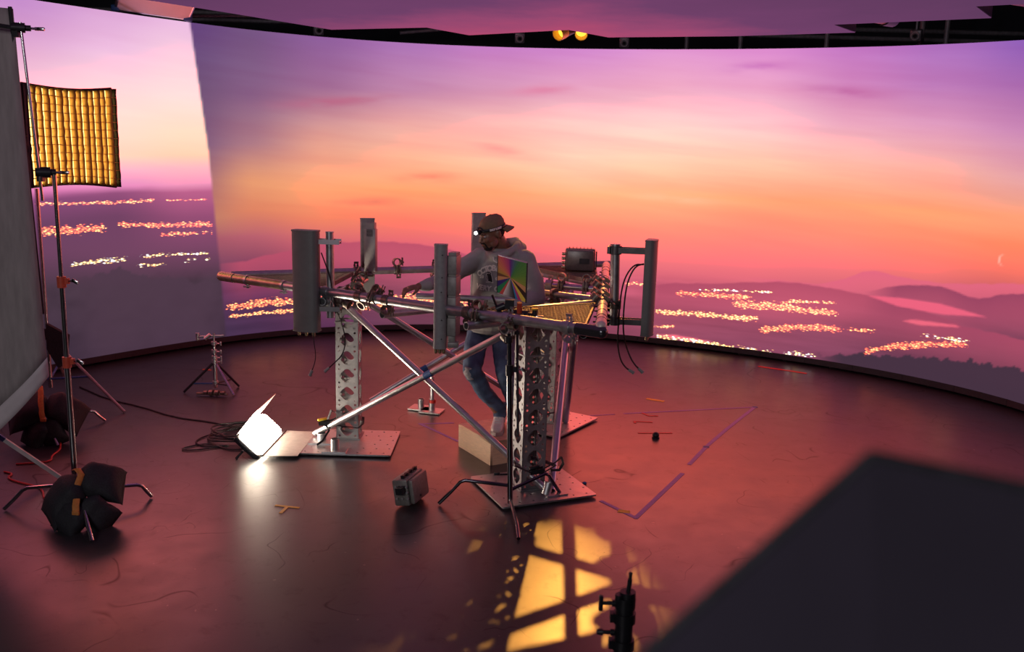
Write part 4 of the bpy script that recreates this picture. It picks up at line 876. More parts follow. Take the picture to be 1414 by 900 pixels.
# ------------------------------------------------------------------ LED panel lamp lying on the floor, barn doors open
t = thing('floor_panel_lamp', 'bright white panel lamp on the floor with open barn doors', 'lamp', (-1.95, 7.0, 0))
p0, p1 = V((-1.925, 6.665, .02)), V((-1.905, 7.33, .02)); ey = (p1-p0).normalized(); up = (V((-2.10, 6.67, .185))-p0).normalized(); up = (up-ey*up.dot(ey)).normalized(); nr = ey.cross(up)
if nr.x < 0: nr = -nr
LH, LW = .235, (p1-p0).length; mid = (p0+p1)/2
mb = MB(); mb.bbox(mid+up*LH/2-nr*.030, (LW-.02, LH, .050), .012, axes=(ey, up, nr)); mb.build('housing', DARKM, t)
mb = MB(); poly = []
for k in range(28):
    a = 2*math.pi*k/28; ca, sa = math.cos(a), math.sin(a); poly.append(mid+up*LH/2+ey*(math.copysign(abs(ca)**.35, ca)*(LW/2-.004))+up*(math.copysign(abs(sa)**.35, sa)*(LH/2+.004))+nr*.002)
ctr = mid+up*LH/2+nr*.018; mb.add(poly+[p_.lerp(ctr, .25)+nr*.010 for p_ in poly]+[ctr], [(i, (i+1) % 28, 28+(i+1) % 28, 28+i) for i in range(28)]+[(28+i, 28+(i+1) % 28, 56) for i in range(28)], True)
mb.build('diffuser', glow('lamp_white', (1.0, .83, .66), 58.0), t)
def door(name, org, ax, out, length, w1):
    mb = MB(); n_ = ax.cross(out); a, b_ = org-ax*LW/2*.98, org+ax*LW/2*.98
    mb.prism([a+n_*0, b_, b_+out*length-ax*.02+ax*w1, a+out*length+ax*.02-ax*w1], n_*.005); o = mb.build(name, mat(name+'_metal', (.50, .47, .42), .4, .6, .12), t)
    mb = MB(); mb.tube(a, b_, .008, n=8); o2 = mb.build('hinge', DARKM, None); o2.parent = o; o2.data.transform(Matrix.Translation(-wloc(o)))
    return o
door('barn_door', mid+V((.022, 0, .008)), ey, V((1, .02, .0)).normalized(), .265, .0)
door('upper_barn_door', mid+up*(LH+.012), ey, V((.61, 0, .79)).normalized(), .21, -.01)
mb = MB(); mb.path([mid-ey*.34+up*.12-nr*.05, mid-ey*.36+up*.12-nr*.12, mid-ey*.1+up*.10-nr*.2, mid+ey*.36+up*.12-nr*.12, mid+ey*.34+up*.12-nr*.05], .009, 8); mb.build('yoke', DARKM, t)
# coiled power cable behind the lamp
pts = [(-4.23, 8.6, .006), (-3.77, 8.19, .006), (-3.38, 7.985, .006), (-2.96, 7.68, .006), (-2.61, 7.58, .006), (-2.36, 7.45, .006)]
for k in range(46):
    a = k*2*math.pi/11.5+1.2; r = .17+.03*math.sin(k*1.7); pts.append((-2.28+r*1.05*math.cos(a)+.02*math.sin(k), 7.20+r*1.25*math.sin(a), .010+.0016*k))
pts += [(-2.2, 7.0, .06), (-2.12, 6.98, .06), (-2.08, 6.98, .08)]
cable('black lamp cable running from the wall and coiled behind the bright panel', pts, .007, False, 'power_cable', smooth=3)
cable('thin black cable in wide loops beside the coil', [(-2.30, 7.35, .02), (-2.52, 7.2, .008), (-2.56, 7.0, .008), (-2.40, 6.9, .008), (-2.2, 6.98, .008), (-2.5, 6.80, .008), (-2.62, 6.84, .008), (-2.42, 7.02, .008), (-2.25, 6.86, .008), (-2.1, 6.86, .008), (-2.06, 6.95, .03)], .006, False, 'power_cable', smooth=4)
cable('red cable snaking out from the chrome C-stand', [(-3.62, 7.0, .008), (-3.56, 6.86, .008), (-3.50, 6.74, .008), (-3.50, 6.60, .008), (-3.44, 6.49, .008), (-3.52, 6.44, .008), (-3.66, 6.40, .008)], .007, False, 'power_cable', REDC, smooth=4)
cable('red cable with a bend beside the sandbags', [(-2.98, 5.66, .008), (-3.13, 5.76, .008), (-3.19, 5.88, .008), (-3.27, 5.97, .008), (-3.49, 6.06, .008), (-3.58, 6.13, .008), (-3.57, 6.2, .008), (-3.66, 6.24, .008)], .007, False, 'power_cable', REDC, smooth=4)

# ------------------------------------------------------------------ middle C-stand with the colour chart
t, P = cstand('dark C-stand before the front column carrying the colour chart', (.02, 5.86, 0), [(-.468, 5.85, 0), (.077, 5.312, 0), (.381, 6.074, 0)], [(-.315, 5.855, .185), (.068, 5.43, .05), (.277, 6.0, .20)], (.15, .05, .12),
              [-.0, .97, 1.40], (-.03, 0), [.955], [.0195, .015], DARKM, mat('dark_chrome', (.16, .16, .18), .18, 1.0, .1))
DCH = bpy.data.materials['dark_chrome']
mb = MB(); mb.tube((.060, 5.86, .50), (.032, 5.845, 1.34), .0085, n=10); mb.build('grip_arm', DCH, t)
mb = MB(); mb.tube((-.055, 5.84, .235), (.0, 5.85, .235), .007, n=8); mb.bbox((-.075, 5.84, .24), (.04, .014, .022), .005); mb.build('t_handle', DARKM, t)
grip_head(t, (.055, 5.83, 1.335), (.95, -.25, 0), .042, .10)
mb = MB(); mb.tube((.145, 5.80, 1.285), (.145, 5.80, 1.385), .016, n=10); mb.tube((.10, 5.82, 1.335), (.145, 5.80, 1.335), .009, n=8); mb.build('t_handle', BLACKP, t)
mb = MB(); mb.tube((.145, 5.80, 1.383), (.145, 5.80, 1.393), .022, n=12); mb.build('knob', YELT, t, label='amber knob top')
mb = MB(); mb.tube((.045, 5.80, 1.36), (.045, 5.78, 1.43), .017, n=12); mb.build('spigot', REDP, t, label='red spigot')
mb = MB(); mb.tube((-.105, 5.83, 1.375), (-.05, 5.83, 1.40), .024, n=12); mb.tube((-.085, 5.83, 1.375), (-.055, 5.83, 1.27), .010, n=8); mb.tube((-.10, 5.82, 1.385), (-.135, 5.82, 1.47), .008, n=8); mb.box((-.02, 5.83, 1.41), (.06, .05, .06)); mb.build('gooseneck', DARKM, t)
for z in (1.25, 1.17, 1.33):
    mb = MB(); mb.tube((-.02, 5.855, z-.02), (-.02, 5.855, z+.02), .026, n=12); mb.build('collar', DARKM, t)
mb = MB(); mb.tube((-.02, 5.85, 1.215), (.05, 5.85, 1.215), .012, n=8); mb.build('link_arm', DARKM, t)
q = [V((-.100, 5.749, 1.739)), V((.084, 5.62, 1.708)), V((.083, 5.62, 1.457)), V((-.099, 5.749, 1.496))]
t = thing('colour_chart', 'square test chart with rainbow wheel and grey wedge held before the man', 'chart', q[2].lerp(q[3], .5))
nq = (q[1]-q[0]).cross(q[3]-q[0]).normalized(); nq = nq if nq.y < 0 else -nq
chm = bpy.data.materials.new('chart_print'); chm.use_nodes = True; nt = chm.node_tree; N = nt.nodes; L = nt.links; b = N['Principled BSDF']
uv = N.new('ShaderNodeUVMap'); sp = N.new('ShaderNodeSeparateXYZ'); L.new(uv.outputs[0], sp.inputs[0])
def MATH(op, a, b_=None, clamp=False):
    x = N.new('ShaderNodeMath'); x.operation = op; x.use_clamp = clamp
    for i, v in enumerate((a, b_)):
        if v is None: continue
        if isinstance(v, (int, float)): x.inputs[i].default_value = v
        else: L.new(v, x.inputs[i])
    return x.outputs[0]
an = MATH('ARCTAN2', MATH('SUBTRACT', sp.outputs[0], .46), MATH('SUBTRACT', sp.outputs[1], .50))
an = MATH('DIVIDE', MATH('ADD', an, math.pi), 2*math.pi)          # 0 at straight down, .5 up
def CR(interp, stops):
    r = N.new('ShaderNodeValToRGB'); r.color_ramp.interpolation = interp; e = r.color_ramp.elements
    while len(e) < len(stops): e.new(.5)
    for x, (p, c) in zip(e, stops): x.position = p; x.color = lin(c)+(1,)
    return r
a2t = lambda d: ((d+180) % 360)/360
wheel = CR('LINEAR', [(a2t(-84), (190, 150, 40)), (a2t(-60), (225, 125, 60)), (a2t(-35), (220, 80, 90)), (a2t(-14), (190, 50, 120)), (a2t(0), (105, 45, 140)), (a2t(14), (85, 110, 130)), (a2t(32), (70, 140, 70)), (a2t(70), (100, 155, 50)), (a2t(100), (150, 160, 50))])
flat = CR('CONSTANT', [(0, (120, 118, 116)), (a2t(-152), (205, 60, 45)), (a2t(-143), (30, 140, 80)), (a2t(-127), (60, 35, 120)), (a2t(-112), (215, 145, 85)), (a2t(-97), (120, 75, 45)), (a2t(-84), (190, 150, 40)), (a2t(101), (215, 150, 85)), (a2t(114), (70, 48, 40)), (a2t(127), (235, 205, 40)), (a2t(140), (195, 25, 115)), (a2t(150), (30, 130, 180)), (a2t(159), (120, 118, 116))])
grey = CR('LINEAR', [(0, (110, 108, 106)), (a2t(-152), (225, 215, 205)), (a2t(159), (40, 40, 42)), (1, (110, 108, 106))])
L.new(an, wheel.inputs[0]); L.new(an, flat.inputs[0]); L.new(an, grey.inputs[0])
isw = MATH('MULTIPLY', MATH('GREATER_THAN', an, a2t(-84)), MATH('LESS_THAN', an, a2t(101)))
isg = MATH('ADD', MATH('LESS_THAN', an, a2t(-152)), MATH('GREATER_THAN', an, a2t(159)), True)
def MIXC(f, a, b_):
    x = N.new('ShaderNodeMix'); x.data_type = 'RGBA'; L.new(f, x.inputs[0]); L.new(a, x.inputs[6]); L.new(b_, x.inputs[7]); return x.outputs[2]
c_ = MIXC(isg, MIXC(isw, flat.outputs[0], wheel.outputs[0]), grey.outputs[0])
ray = MATH('LESS_THAN', MATH('FRACT', MATH('MULTIPLY', an, 40)), .06); ray = MATH('MULTIPLY', ray, isw)
dk = N.new('ShaderNodeMix'); dk.data_type = 'RGBA'; dk.blend_type = 'MULTIPLY'; L.new(MATH('MULTIPLY', ray, .5), dk.inputs[0]); L.new(c_, dk.inputs[6]); dk.inputs[7].default_value = (.3, .3, .3, 1)
hs = N.new('ShaderNodeHueSaturation'); hs.inputs['Saturation'].default_value = .92; hs.inputs['Value'].default_value = 1.25; L.new(dk.outputs[2], hs.inputs['Color']); L.new(hs.outputs[0], b.inputs['Base Color']); b.inputs['Roughness'].default_value = .35
off = wloc(t); me = bpy.data.meshes.new('print'); me.from_pydata([tuple(p+nq*.004-off) for p in (q[3], q[2], q[1], q[0])], [], [(0, 1, 2, 3)]); uvl = me.uv_layers.new(name='UVMap')
for i, c in enumerate(((0, 0), (1, 0), (1, 1), (0, 1))): uvl.data[i].uv = c
link('print', me, chm, t)
mb = MB(); mb.prism([p for p in q], -nq*.006); mb.build('board', BLACKP, t)
for i in range(4):
    mb = MB(); a, b_ = q[i], q[(i+1) % 4]; mb.tube(a, b_, .0055, n=6); mb.build('edge_trim', BLACKP if i % 2 else ALU, t)
# ------------------------------------------------------------------ apple box, small pipe base, floor tape
b0, b1 = V((-.413, 7.115, 0)), V((-.139, 6.665, 0)); e1 = (b1-b0).normalized(); e2 = V((-e1.y, e1.x, 0)); e2 = e2 if e2.x > 0 else -e2
BLn, BWd, BHt = .527, .36, .193
t = thing('apple_box', 'plywood apple box the man stands on, with slotted handles', 'box', b0+(b1-b0)/2+e2*BWd/2)
ctr = b0+e1*BLn/2+e2*BWd/2
def slab_mesh(w_, h_, th, slots): 
    hs = []
    for cx, cy_, sw, sh in slots:
        pts = []
        for k in range(7): a = math.radians(-90+30*k); pts.append((cx+sw/2-sh/2+sh/2*math.cos(a), cy_+sh/2*math.sin(a)))
        for k in range(7): a = math.radians(90+30*k); pts.append((cx-sw/2+sh/2+sh/2*math.cos(a), cy_+sh/2*math.sin(a)))
        hs.append(pts)
    return holed([(-w_/2, -h_/2), (w_/2, -h_/2), (w_/2, h_/2), (-w_/2, h_/2)], hs, th, 'board')
def slab(me, c, ax, ay):
    az = ax.cross(ay); M = Matrix.Identity(4)
    for i in range(3): M[i][0], M[i][1], M[i][2] = ax[i], ay[i], az[i]
    me.transform(M); link('board', me, WOOD, t, loc=c-wloc(t))
th = .018
slab(slab_mesh(BLn, BWd, th, []), ctr+Z*(BHt-th/2), e1, e2); slab(slab_mesh(BLn-2*th, BWd-2*th, th, []), ctr+Z*(th/2+.002), e1, e2)
for s_ in (-1, 1):
    slab(slab_mesh(BLn, BHt-th, th, []), ctr+e2*(s_*(BWd/2-th/2))+Z*((BHt-th)/2), e1, Z)
    slab(slab_mesh(BWd-2*th, BHt-th, th, [(0, .03, .11, .034), (.03, -.045, .11, .03)] if s_ > 0 else [(0, .03, .11, .034)]), ctr+e1*(s_*(BLn/2-th/2))+Z*((BHt-th)/2), e2, Z)
t = thing('pipe_base', 'two small steel socket plates on the floor behind the braces', 'base', (-.77, 8.12, 0))
for x, y, h in ((-.83, 8.17, .10), (-.72, 8.08, .13)):
    mb = MB(); mb.box((x, y, .012), (.20, .17, .012), axes=(dirv(-15), dirv(75), Z)); mb.build('plate', GALV, t)
    mb = MB(); mb.pipe((x, y, .018), (x, y, h), .030, .004, 14); mb.build('socket', GALV, t)
mb = MB(); mb.pipe((-.715, 8.075, .02), (-.722, 8.08, .34), .022, .004, 14); mb.build('upright_pipe', ALU, t)
mb = MB(); mb.tube((-.715, 8.075, .09), (-.716, 8.076, .12), .0315, n=14); mb.build('tape_band', REDT, t, label='red band')
TZ = [0]
def tape(label, pts, w_, matl, group=None):
    pts = [V(p+(0,) if len(p) == 2 else p) for p in pts]; mb = MB()
    for a, b_ in zip(pts, pts[1:]):
        d = (b_-a).normalized(); TZ[0] += .00007; mb.box((a+b_)/2+Z*(.0008+TZ[0]), ((b_-a).length+w_*.6, w_, .0014), axes=(d, Z.cross(d), Z))
    return solo(mb, 'floor_tape', matl, label, 'tape', pts[0], group)
tape('purple floor tape line running from left corner to the apple box', [(-.791, 7.705), (-.428, 7.246)], .028, PURT)
tape('short purple tape at the corner left of the apple box', [(-.80, 7.70), (-.50, 7.755)], .024, PURT)
tape('purple tape line along the rear of the marked area, beside the rear plate', [(.60, 8.06), (.977, 8.165)], .02, PURT)
tape('long purple tape line at the rear ending in a blue dot', [(1.076, 8.199), (2.391, 8.548)], .026, PURT)
tape('purple tape line slanting from the blue dot, far stretch', [(2.39, 8.54), (1.95, 7.80), (1.654, 7.271), (1.431, 6.823)], .034, PURT)
tape('purple tape line slanting to the near corner, near stretch', [(1.334, 6.603), (.864, 5.719)], .034, PURT)
tape('purple tape line from the near corner to the front plate', [(.864, 5.719), (.66, 6.00)], .03, PURT)
for i, (x, y) in enumerate(((2.395, 8.55), (1.654, 7.271))): tape(('square blue tape dot at the far corner of the purple lines', 'small blue tape dot on the slanting purple line')[i], [(x-.01, y), (x+.012, y)], .045, BLUET)
tape('yellow tape dash on the floor beyond the purple line', [(1.375, 8.745), (1.511, 8.669)], .05, YELT)
tape('yellow tape scrap at the near purple corner', [(.772, 5.83), (.82, 5.815)], .05, YELT)
tape('yellow T-shaped tape mark on the floor before the lamp', [(-1.56, 5.765), (-1.402, 5.735)], .024, YELT); tape('yellow tape stem of the T mark before the lamp', [(-1.482, 5.735), (-1.495, 5.64)], .024, YELT)
tape('red T-shaped tape mark, nearest of the red ones', [(1.423, 7.628), (1.133, 7.602)], .022, REDT); tape('short red tape stem under the dark round knob', [(1.284, 7.60), (1.275, 7.50)], .022, REDT)
tape('red tape mark, middle of the red ones', [(1.14, 7.90), (1.14, 7.95), (1.297, 7.941)], .022, REDT)
tape('red tape mark, farthest of the red ones', [(1.25, 8.23), (1.30, 8.14), (1.38, 8.15)], .022, REDT)
tape('pale orange tape scrap under the video wall', [(-3.30, 9.45), (-3.22, 9.43)], .035, mat('orange_tape', (.5, .14, .05), .6, 0, .1))
tape('long red tape pieces on the floor at the wall plinth', [(2.90, 10.30), (3.20, 10.12), (3.35, 10.02)], .05, REDT)
mb = MB(); mb.ell((1.262, 7.475, .028), (.03, .03, .028), 12); mb.tube((1.262, 7.475, .0), (1.262, 7.475, .012), .033, n=12); solo(mb, 'rubber_stopper', DARKM, 'small dark round knob on the red T mark', 'knob', (1.262, 7.475, 0))
mb = MB(); mb.ell((.565, 6.33, .008), (.018, .014, .009), 10); solo(mb, 'blue_cap', BLUET, 'tiny blue cap on the floor by the front plate', 'cap', (.565, 6.33, 0))

# ------------------------------------------------------------------ overhead: frame softbox, yellow lamps, trackers, pipes
s4 = [V((-3.66, 8.56, 3.56)), V((-3.195, 9.13, 3.56)), V((-2.79, 8.28, 3.56)), V((-3.22, 7.70, 3.56))]
s4 = [V((-4.27, 9.99, 3.745)), V((-3.61, 10.27, 3.70)), V((-3.50, 10.13, 3.80)), V((-4.15, 9.82, 3.86))]
t = thing('overhead_softbox', 'flat white diffusion box over the wall edge with blue taped corners', 'lamp', s4[0].lerp(s4[2], .5))
nn = (s4[1]-s4[0]).cross(s4[3]-s4[0]).normalized(); nn = nn if nn.z < 0 else -nn
big = [s4[0], s4[1], s4[1]+(s4[2]-s4[1])*2.5, s4[0]+(s4[3]-s4[0])*2.5]
mb = MB(); mb.prism(big, -nn*.05); mb.build('diffusion_panel', mat('pink_lit_diffusion', (.80, .66, .64), .8, 0, .04, 5), t)
for i in range(4):
    mb = MB(); mb.tube(big[i]-nn*.02, big[(i+1) % 4]-nn*.02, .022, n=8); mb.build('frame_bar', ALU, t)
    mb = MB(); mb.bbox(big[i]-nn*.02, (.08, .08, .07), .015); mb.build('corner_tape', BLUET, t, label='blue corner wrap')
# two amber fresnel lamps shining through the gap
LP = V((.60, 9.66, 3.60))
AMB = glow('amber_lens', (255, 190, 60), 2.2)
for i, (p, d, lab) in enumerate(((V((.47, 10.36, 3.69)), V((-.55, -.6, -.35)), 'amber lamp glowing in the ceiling gap, paler cylinder'), (V((.68, 10.46, 3.715)), V((-.05, -.75, -.42)), 'amber lamp with round lens at the ceiling gap'))):
    t = thing('amber_lamp', lab, 'lamp', p, 'amber lamps in the ceiling gap'); d = d.normalized()
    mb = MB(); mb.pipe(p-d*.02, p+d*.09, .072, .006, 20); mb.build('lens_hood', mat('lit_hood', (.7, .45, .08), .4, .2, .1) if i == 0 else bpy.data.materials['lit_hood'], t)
    mb = MB(); mb.tube(p-d*.18, p-d*.02, .07, n=18); mb.build('housing', DARKM, t)
    mb = MB(); mb.tube(p-d*.005, p+d*.0, .062, n=20); mb.build('lens', AMB, t)
    mb = MB(); mb.tube(p-d*.1, (p.x, p.y+.1, 4.4), .012, n=8); mb.build('yoke', DARKM, t)
TRK = mat('tracker_grey', (.34, .30, .36), .4, .3, .2)
for i, (c, lab) in enumerate((((-2.61, 12.22, 3.87), 'small motion tracking camera peeking over the wall beside the softbox'), ((0.0, 12.5, 3.87), 'small motion tracking camera over the wall next to the amber lamps'), ((1.38, 12.42, 3.84), 'square motion tracking camera hanging past the amber lamps'), ((4.83, 11.53, 3.91), 'tracking camera with amber light, beside the two thin pipes'))):
    c = V(c); t = thing('tracking_camera', lab, 'camera', c, 'tracking cameras over the wall')
    d = (V((0, 5, 1.5))-c).normalized(); sx = d.cross(Z).normalized(); uz = sx.cross(d)
    mb = MB(); mb.bbox(c, (.13, .10, .13), .012, axes=(sx, d, uz)); mb.build('body', TRK, t)
    mb = MB(); mb.pipe(c+d*.05, c+d*.065, .05, .012, 18); mb.build('led_ring', mat('ring_grey', (.75, .66, .72), .4, 0, .1) if i == 0 else bpy.data.materials['ring_grey'], t)
    mb = MB(); mb.tube(c+d*.05, c+d*.07, .022, n=14); mb.build('lens', DARKM, t)
    mb = MB(); mb.tube(c+uz*.05, V((c.x, c.y, 7.3)), .015, n=8); mb.build('mount', TRK, t)
PIPEG = mat('dusty_pipe', (.45, .40, .46), .5, .3, .2)
for i, (x0, y0, z0, x1, y1, z1, r) in enumerate(((-11, 12.9, 4.05, 11, 13.1, 4.05, .03), (-11, 14.5, 4.35, 11, 14.4, 4.35, .035), (3.9, 12.0, 3.0, 3.9, 12.0, 7.2, .03), (5.05, 11.9, 3.0, 5.05, 11.9, 7.2, .035), (5.32, 11.8, 3.0, 5.32, 11.8, 7.2, .03), (2.3, 13, 3, 2.3, 13, 7.2, .03), (-4.2, 11.2, 3.85, -2.0, 13.2, 4.2, .02), (-1.6, 12.6, 3.9, .2, 13.4, 4.2, .022), (2.9, 12.4, 3.0, 2.9, 12.4, 7.2, .03))):
    mb = MB(); mb.tube((x0, y0, z0), (x1, y1, z1), r, n=10); solo(mb, 'rigging_pipe', PIPEG, ('long level pipe just over the video wall edge', 'long level pipe deeper in the dark over the wall', 'upright pipe left of the two thin pipes by the tracking camera', 'upright pipe, thicker of the two by the amber lit tracking camera', 'upright pipe, thinner of the two by the amber lit tracking camera', 'upright dark pipe past the square tracking camera', 'slanting thin pipe over the wall beside the softbox', 'slanting thin pipe over the wall near the amber lamps', 'upright dark pipe midway along the gap over the wall')[i], 'pipe', (x0, y0, z0), 'rigging pipes over the wall')
for i, (p, q) in enumerate((((3.05, 8.62, 3.70), (3.75, 9.3, 3.75)), ((3.75, 7.5, 3.70), (4.6, 8.15, 3.75)))):
    p, q = V(p), V(q); t = thing('moving_light', 'tube shaped fixture hanging at a notch in the video ceiling, '+('nearer the middle' if i == 0 else 'at the far side'), 'lamp', p)
    d = (q-p).normalized(); mb = MB(); mb.tube(p+d*.12, p+d*.55, .06, n=16); mb.build('tube_body', mat('lilac_lit_tube', (.30, .2, .28), .5, .1, .1) if i == 0 else bpy.data.materials['lilac_lit_tube'], t)
    mb = MB(); mb.tube(p+d*.55, p+d*.75, .075, n=16); mb.build('end_cap', DARKM, t)
    mb = MB(); mb.box(p+V((0, 0, .03)), (.10, .10, .05)); mb.tube(p, p+Z*.6, .015, n=8); mb.build('hook_clamp', PIPEG, t)

# ------------------------------------------------------------------ nearest things: black flag and stand top
t = thing('black_flag', 'blurred black flag edge closest to the lens over the dark floor', 'flag', (.30, .47, 2.15))
fq = [V((.2010, .478, 2.229)), V((.0755, .4565, 2.1145)), V((.20, .40, 1.95)), V((.60, .42, 1.95)), V((.60, .475, 2.155))]
fn = V((0, 1, 0)); mb = MB(); mb.prism([fq[0], fq[1], fq[2], fq[3], fq[4]], (0, .004, 0)); mb.build('cloth', mat('duvetyne_black', (.023, .0175, .032), .95, 0, .1, 12), t)
mb = MB(); mb.tube(fq[1]+V((0, .002, 0)), fq[0]+V((0, .002, 0)), .0035, n=8); mb.tube(fq[0]+V((0, .002, 0)), fq[4]+V((0, .002, 0)), .0035, n=8); mb.build('wire_frame', BAG, t)
t = thing('light_stand', 'black light stand top with two side knobs standing over the amber light patch', 'stand', (.455, 3.18, 0))
SX, SY = .458, 3.18
BLK = mat('matt_black_stand', (.010, .010, .013), .4, .2, .2)
mb = MB(); mb.tube((SX, SY, 0.02), (SX, SY, .70), .034, n=16); mb.tube((SX, SY, .70), (SX, SY, .745), .040, n=16); mb.build('column', BLK, t)
mb = MB(); mb.tube((SX+.008, SY, .745), (SX+.008, SY, .765), .030, n=16); mb.tube((SX+.010, SY, .765), (SX+.014, SY, .815), .0085, n=12); mb.tube((SX+.014, SY, .815), (SX+.015, SY, .838), .0065, n=12); mb.ell((SX+.015, SY, .838), (.008, .008, .006), 10); mb.build('spigot', BLK, t)
mb = MB(); mb.tube((SX-.025, SY-.01, .735), (SX-.025, SY-.01, .757), .016, n=12); mb.build('collar_lug', BLK, t)
for z, l in ((.715, 0), (.595, 1)):
    mb = MB(); mb.tube((SX-.035, SY, z), (SX-.085, SY, z), .008, n=10); mb.tube((SX-.035, SY, z), (SX-.05, SY, z), .013, n=10)
    if l == 0: mb.bbox((SX-.092, SY, z), (.016, .018, .062), .004)
    else: mb.tube((SX-.08, SY, z), (SX-.102, SY, z), .013, .010, n=12)
    mb.build('knob', BLK, t)
for z in (.66, .55, .48): mb = MB(); mb.tube((SX, SY, z-.02), (SX, SY, z+.02), .043, n=16); mb.box((SX-.04, SY, z), (.03, .03, .035)); mb.build('collar', BLK, t)
for a in (30, 150, 270):
    mb = MB(); d = dirv(a); mb.tube(V((SX, SY, .40))+d*.03, V((SX, SY, .012))+d*.42, .012, n=8); mb.build('leg', BLK, t)
# ------------------------------------------------------------------ the man on the apple box
ORG = V((-.06, 6.95, .193))
SKIN = mat('dark_brown_skin', (.25, .12, .075), .45, 0, .12, 30, sub=.08, bump=.05, bscale=200)
HOOD = mat('grey_fleece', (.36, .35, .34), .9, 0, .08, 14, bump=.35, bscale=22)
JEAN = mat('blue_denim', (.095, .14, .23), .8, 0, .45, 9, bump=.2, bscale=40)
SHOE = mat('white_leather', (.85, .78, .74), .5, 0, .12, 20)
CAPM = mat('tan_cap_twill', (.24, .165, .095), .85, 0, .1, 60, bump=.15, bscale=150)
man = thing('person', 'man in tan cap, grey hoodie and ripped jeans bending over the front rail', 'person', ORG)
fdir = V((-.26, -.965, 0)).normalized(); rdir = V((fdir.y, -fdir.x, 0))       # facing, his right-hand side
def ring(c, w_, d_, n=28, e=.85, tilt=(0, 0)):
    out = []
    for j in range(n):
        a = 2*math.pi*j/n; x = math.copysign(abs(math.cos(a))**e, math.cos(a))*w_; y = math.copysign(abs(math.sin(a))**e, math.sin(a))*d_
        out.append(V(c)+rdir*x+fdir*y+Z*(x*tilt[0]+y*tilt[1]))
    return out
def limb(mb, pts):
    # tapered chain with ball joints; pts = (pos, r)
    for (p, r), (q, r2) in zip(pts, pts[1:]):
        mb.tube(p, q, r, r2, n=16); mb.ell(p, r, 14); mb.ell(q, r2, 14)
    return mb
HP, KP, AP = {}, {}, {}
hipR, hipL = V((-.255, 7.09, .985)), V((-.075, 7.07, .985)); knR, knL = V((-.297, 6.81, .722)), V((-.046, 6.81, .712)); anR, anL = V((-.080, 7.005, .315)), V((.050, 7.065, .315))
shR, shL = V((-.262, 7.02, 1.565)), V((.085, 6.93, 1.565)); elR, elL = V((-.50, 6.865, 1.425)), V((.180, 6.87, 1.295)); wrR, wrL = V((-.665, 6.565, 1.405)), V((-.012, 6.665, 1.25))
neckb = V((-.085, 6.985, 1.62)); HC = V((-.172, 6.905, 1.775))
# head frame: looking down towards the clamp at his right hand
hf = V((-.80, -.52, -.30)).normalized(); hx = hf.cross(Z).normalized(); hz = hx.cross(hf).normalized()
Rh = Matrix(((hx.x, hf.x, hz.x), (hx.y, hf.y, hz.y), (hx.z, hf.z, hz.z)))
def H(x, y, z): return HC+Rh @ V((x, y, z))
def hand(mb, wr, d, up, side, curl, spread=.16, s_=1.0):
    # palm, four fingers of different lengths, thumb leaving the palm side near its base
    d = V(d).normalized(); up = V(up); up = (up-d*up.dot(d)).normalized(); sd = d.cross(up)*side
    pc = wr+d*.05*s_
    mb.ell(wr+d*.012, (.027, .027, .027), 12)
    R = Matrix(((sd.x, d.x, up.x), (sd.y, d.y, up.y), (sd.z, d.z, up.z)))
    mb.ell(pc, (.040*s_, .050*s_, .017*s_), 16, rot=R); mb.ell(pc+d*.022, (.038*s_, .030*s_, .015*s_), 14, rot=R)
    for k, (off, ln) in enumerate(((-.031, .078), (-.011, .088), (.010, .083), (.030, .064))):
        a = pc+d*.042*s_+sd*off*s_; dd = (d+sd*(off*spread/.03)).normalized(); cu = curl+.12*k
        p1 = a+(dd*math.cos(cu*.5)-up*math.sin(cu*.5))*ln*.46; p2 = p1+(dd*math.cos(cu*1.3)-up*math.sin(cu*1.3))*ln*.32; p3 = p2+(dd*math.cos(cu*2.0)-up*math.sin(cu*2.0))*ln*.24
        limb(mb, [(a-d*.02, .0098), (p1, .0092), (p2, .0085), (p3, .0075)])
    a = wr+d*.022-sd*.022; p1 = a+(d*.6-sd*.75-up*.25).normalized()*.036; p2 = p1+(d*.85-sd*.35-up*.45).normalized()*.030; p3 = p2+(d*.9-sd*.05-up*.5).normalized()*.022
    limb(mb, [(a, .013), (p1, .0115), (p2, .010), (p3, .0085)])
mb = MB()
# head with face
mb.ell(H(0, -.012, .028), (.073, .094, .088), 24, rot=Rh); mb.ell(H(0, .030, -.03), (.060, .068, .085), 22, rot=Rh); mb.ell(H(0, .050, -.085), (.042, .042, .032), 16, rot=Rh)
mb.ell(H(0, .09, .025), (.050, .018, .014), 14, rot=Rh)
for s_ in (-1, 1):
    mb.ell(H(.040*s_, .066, -.028), (.020, .022, .022), 12, rot=Rh); mb.ell(H(.048*s_, .03, -.07), (.016, .035, .026), 12, rot=Rh)
    mb.ell(H(.074*s_, -.012, -.010), (.010, .022, .032), 12, rot=Rh @ Matrix.Rotation(.25*s_, 3, 'Z')); mb.ell(H(.079*s_, -.02, .006), (.008, .014, .017), 10, rot=Rh)
    mb.ell(H(.013*s_, .104, -.038), (.010, .012, .009), 10, rot=Rh)
mb.tube(H(0, .090, .012), H(0, .116, -.032), .009, .014, n=12); mb.ell(H(0, .115, -.034), (.014, .013, .011), 12, rot=Rh)
mb.ell(H(0, .098, -.061), (.023, .012, .006), 12, rot=Rh); mb.ell(H(0, .096, -.072), (.020, .012, .007), 12, rot=Rh)
limb(mb, [(H(0, -.035, -.05), .056), (neckb+V((0, .01, .02)), .060), (neckb-V((0, 0, .06)), .075)])
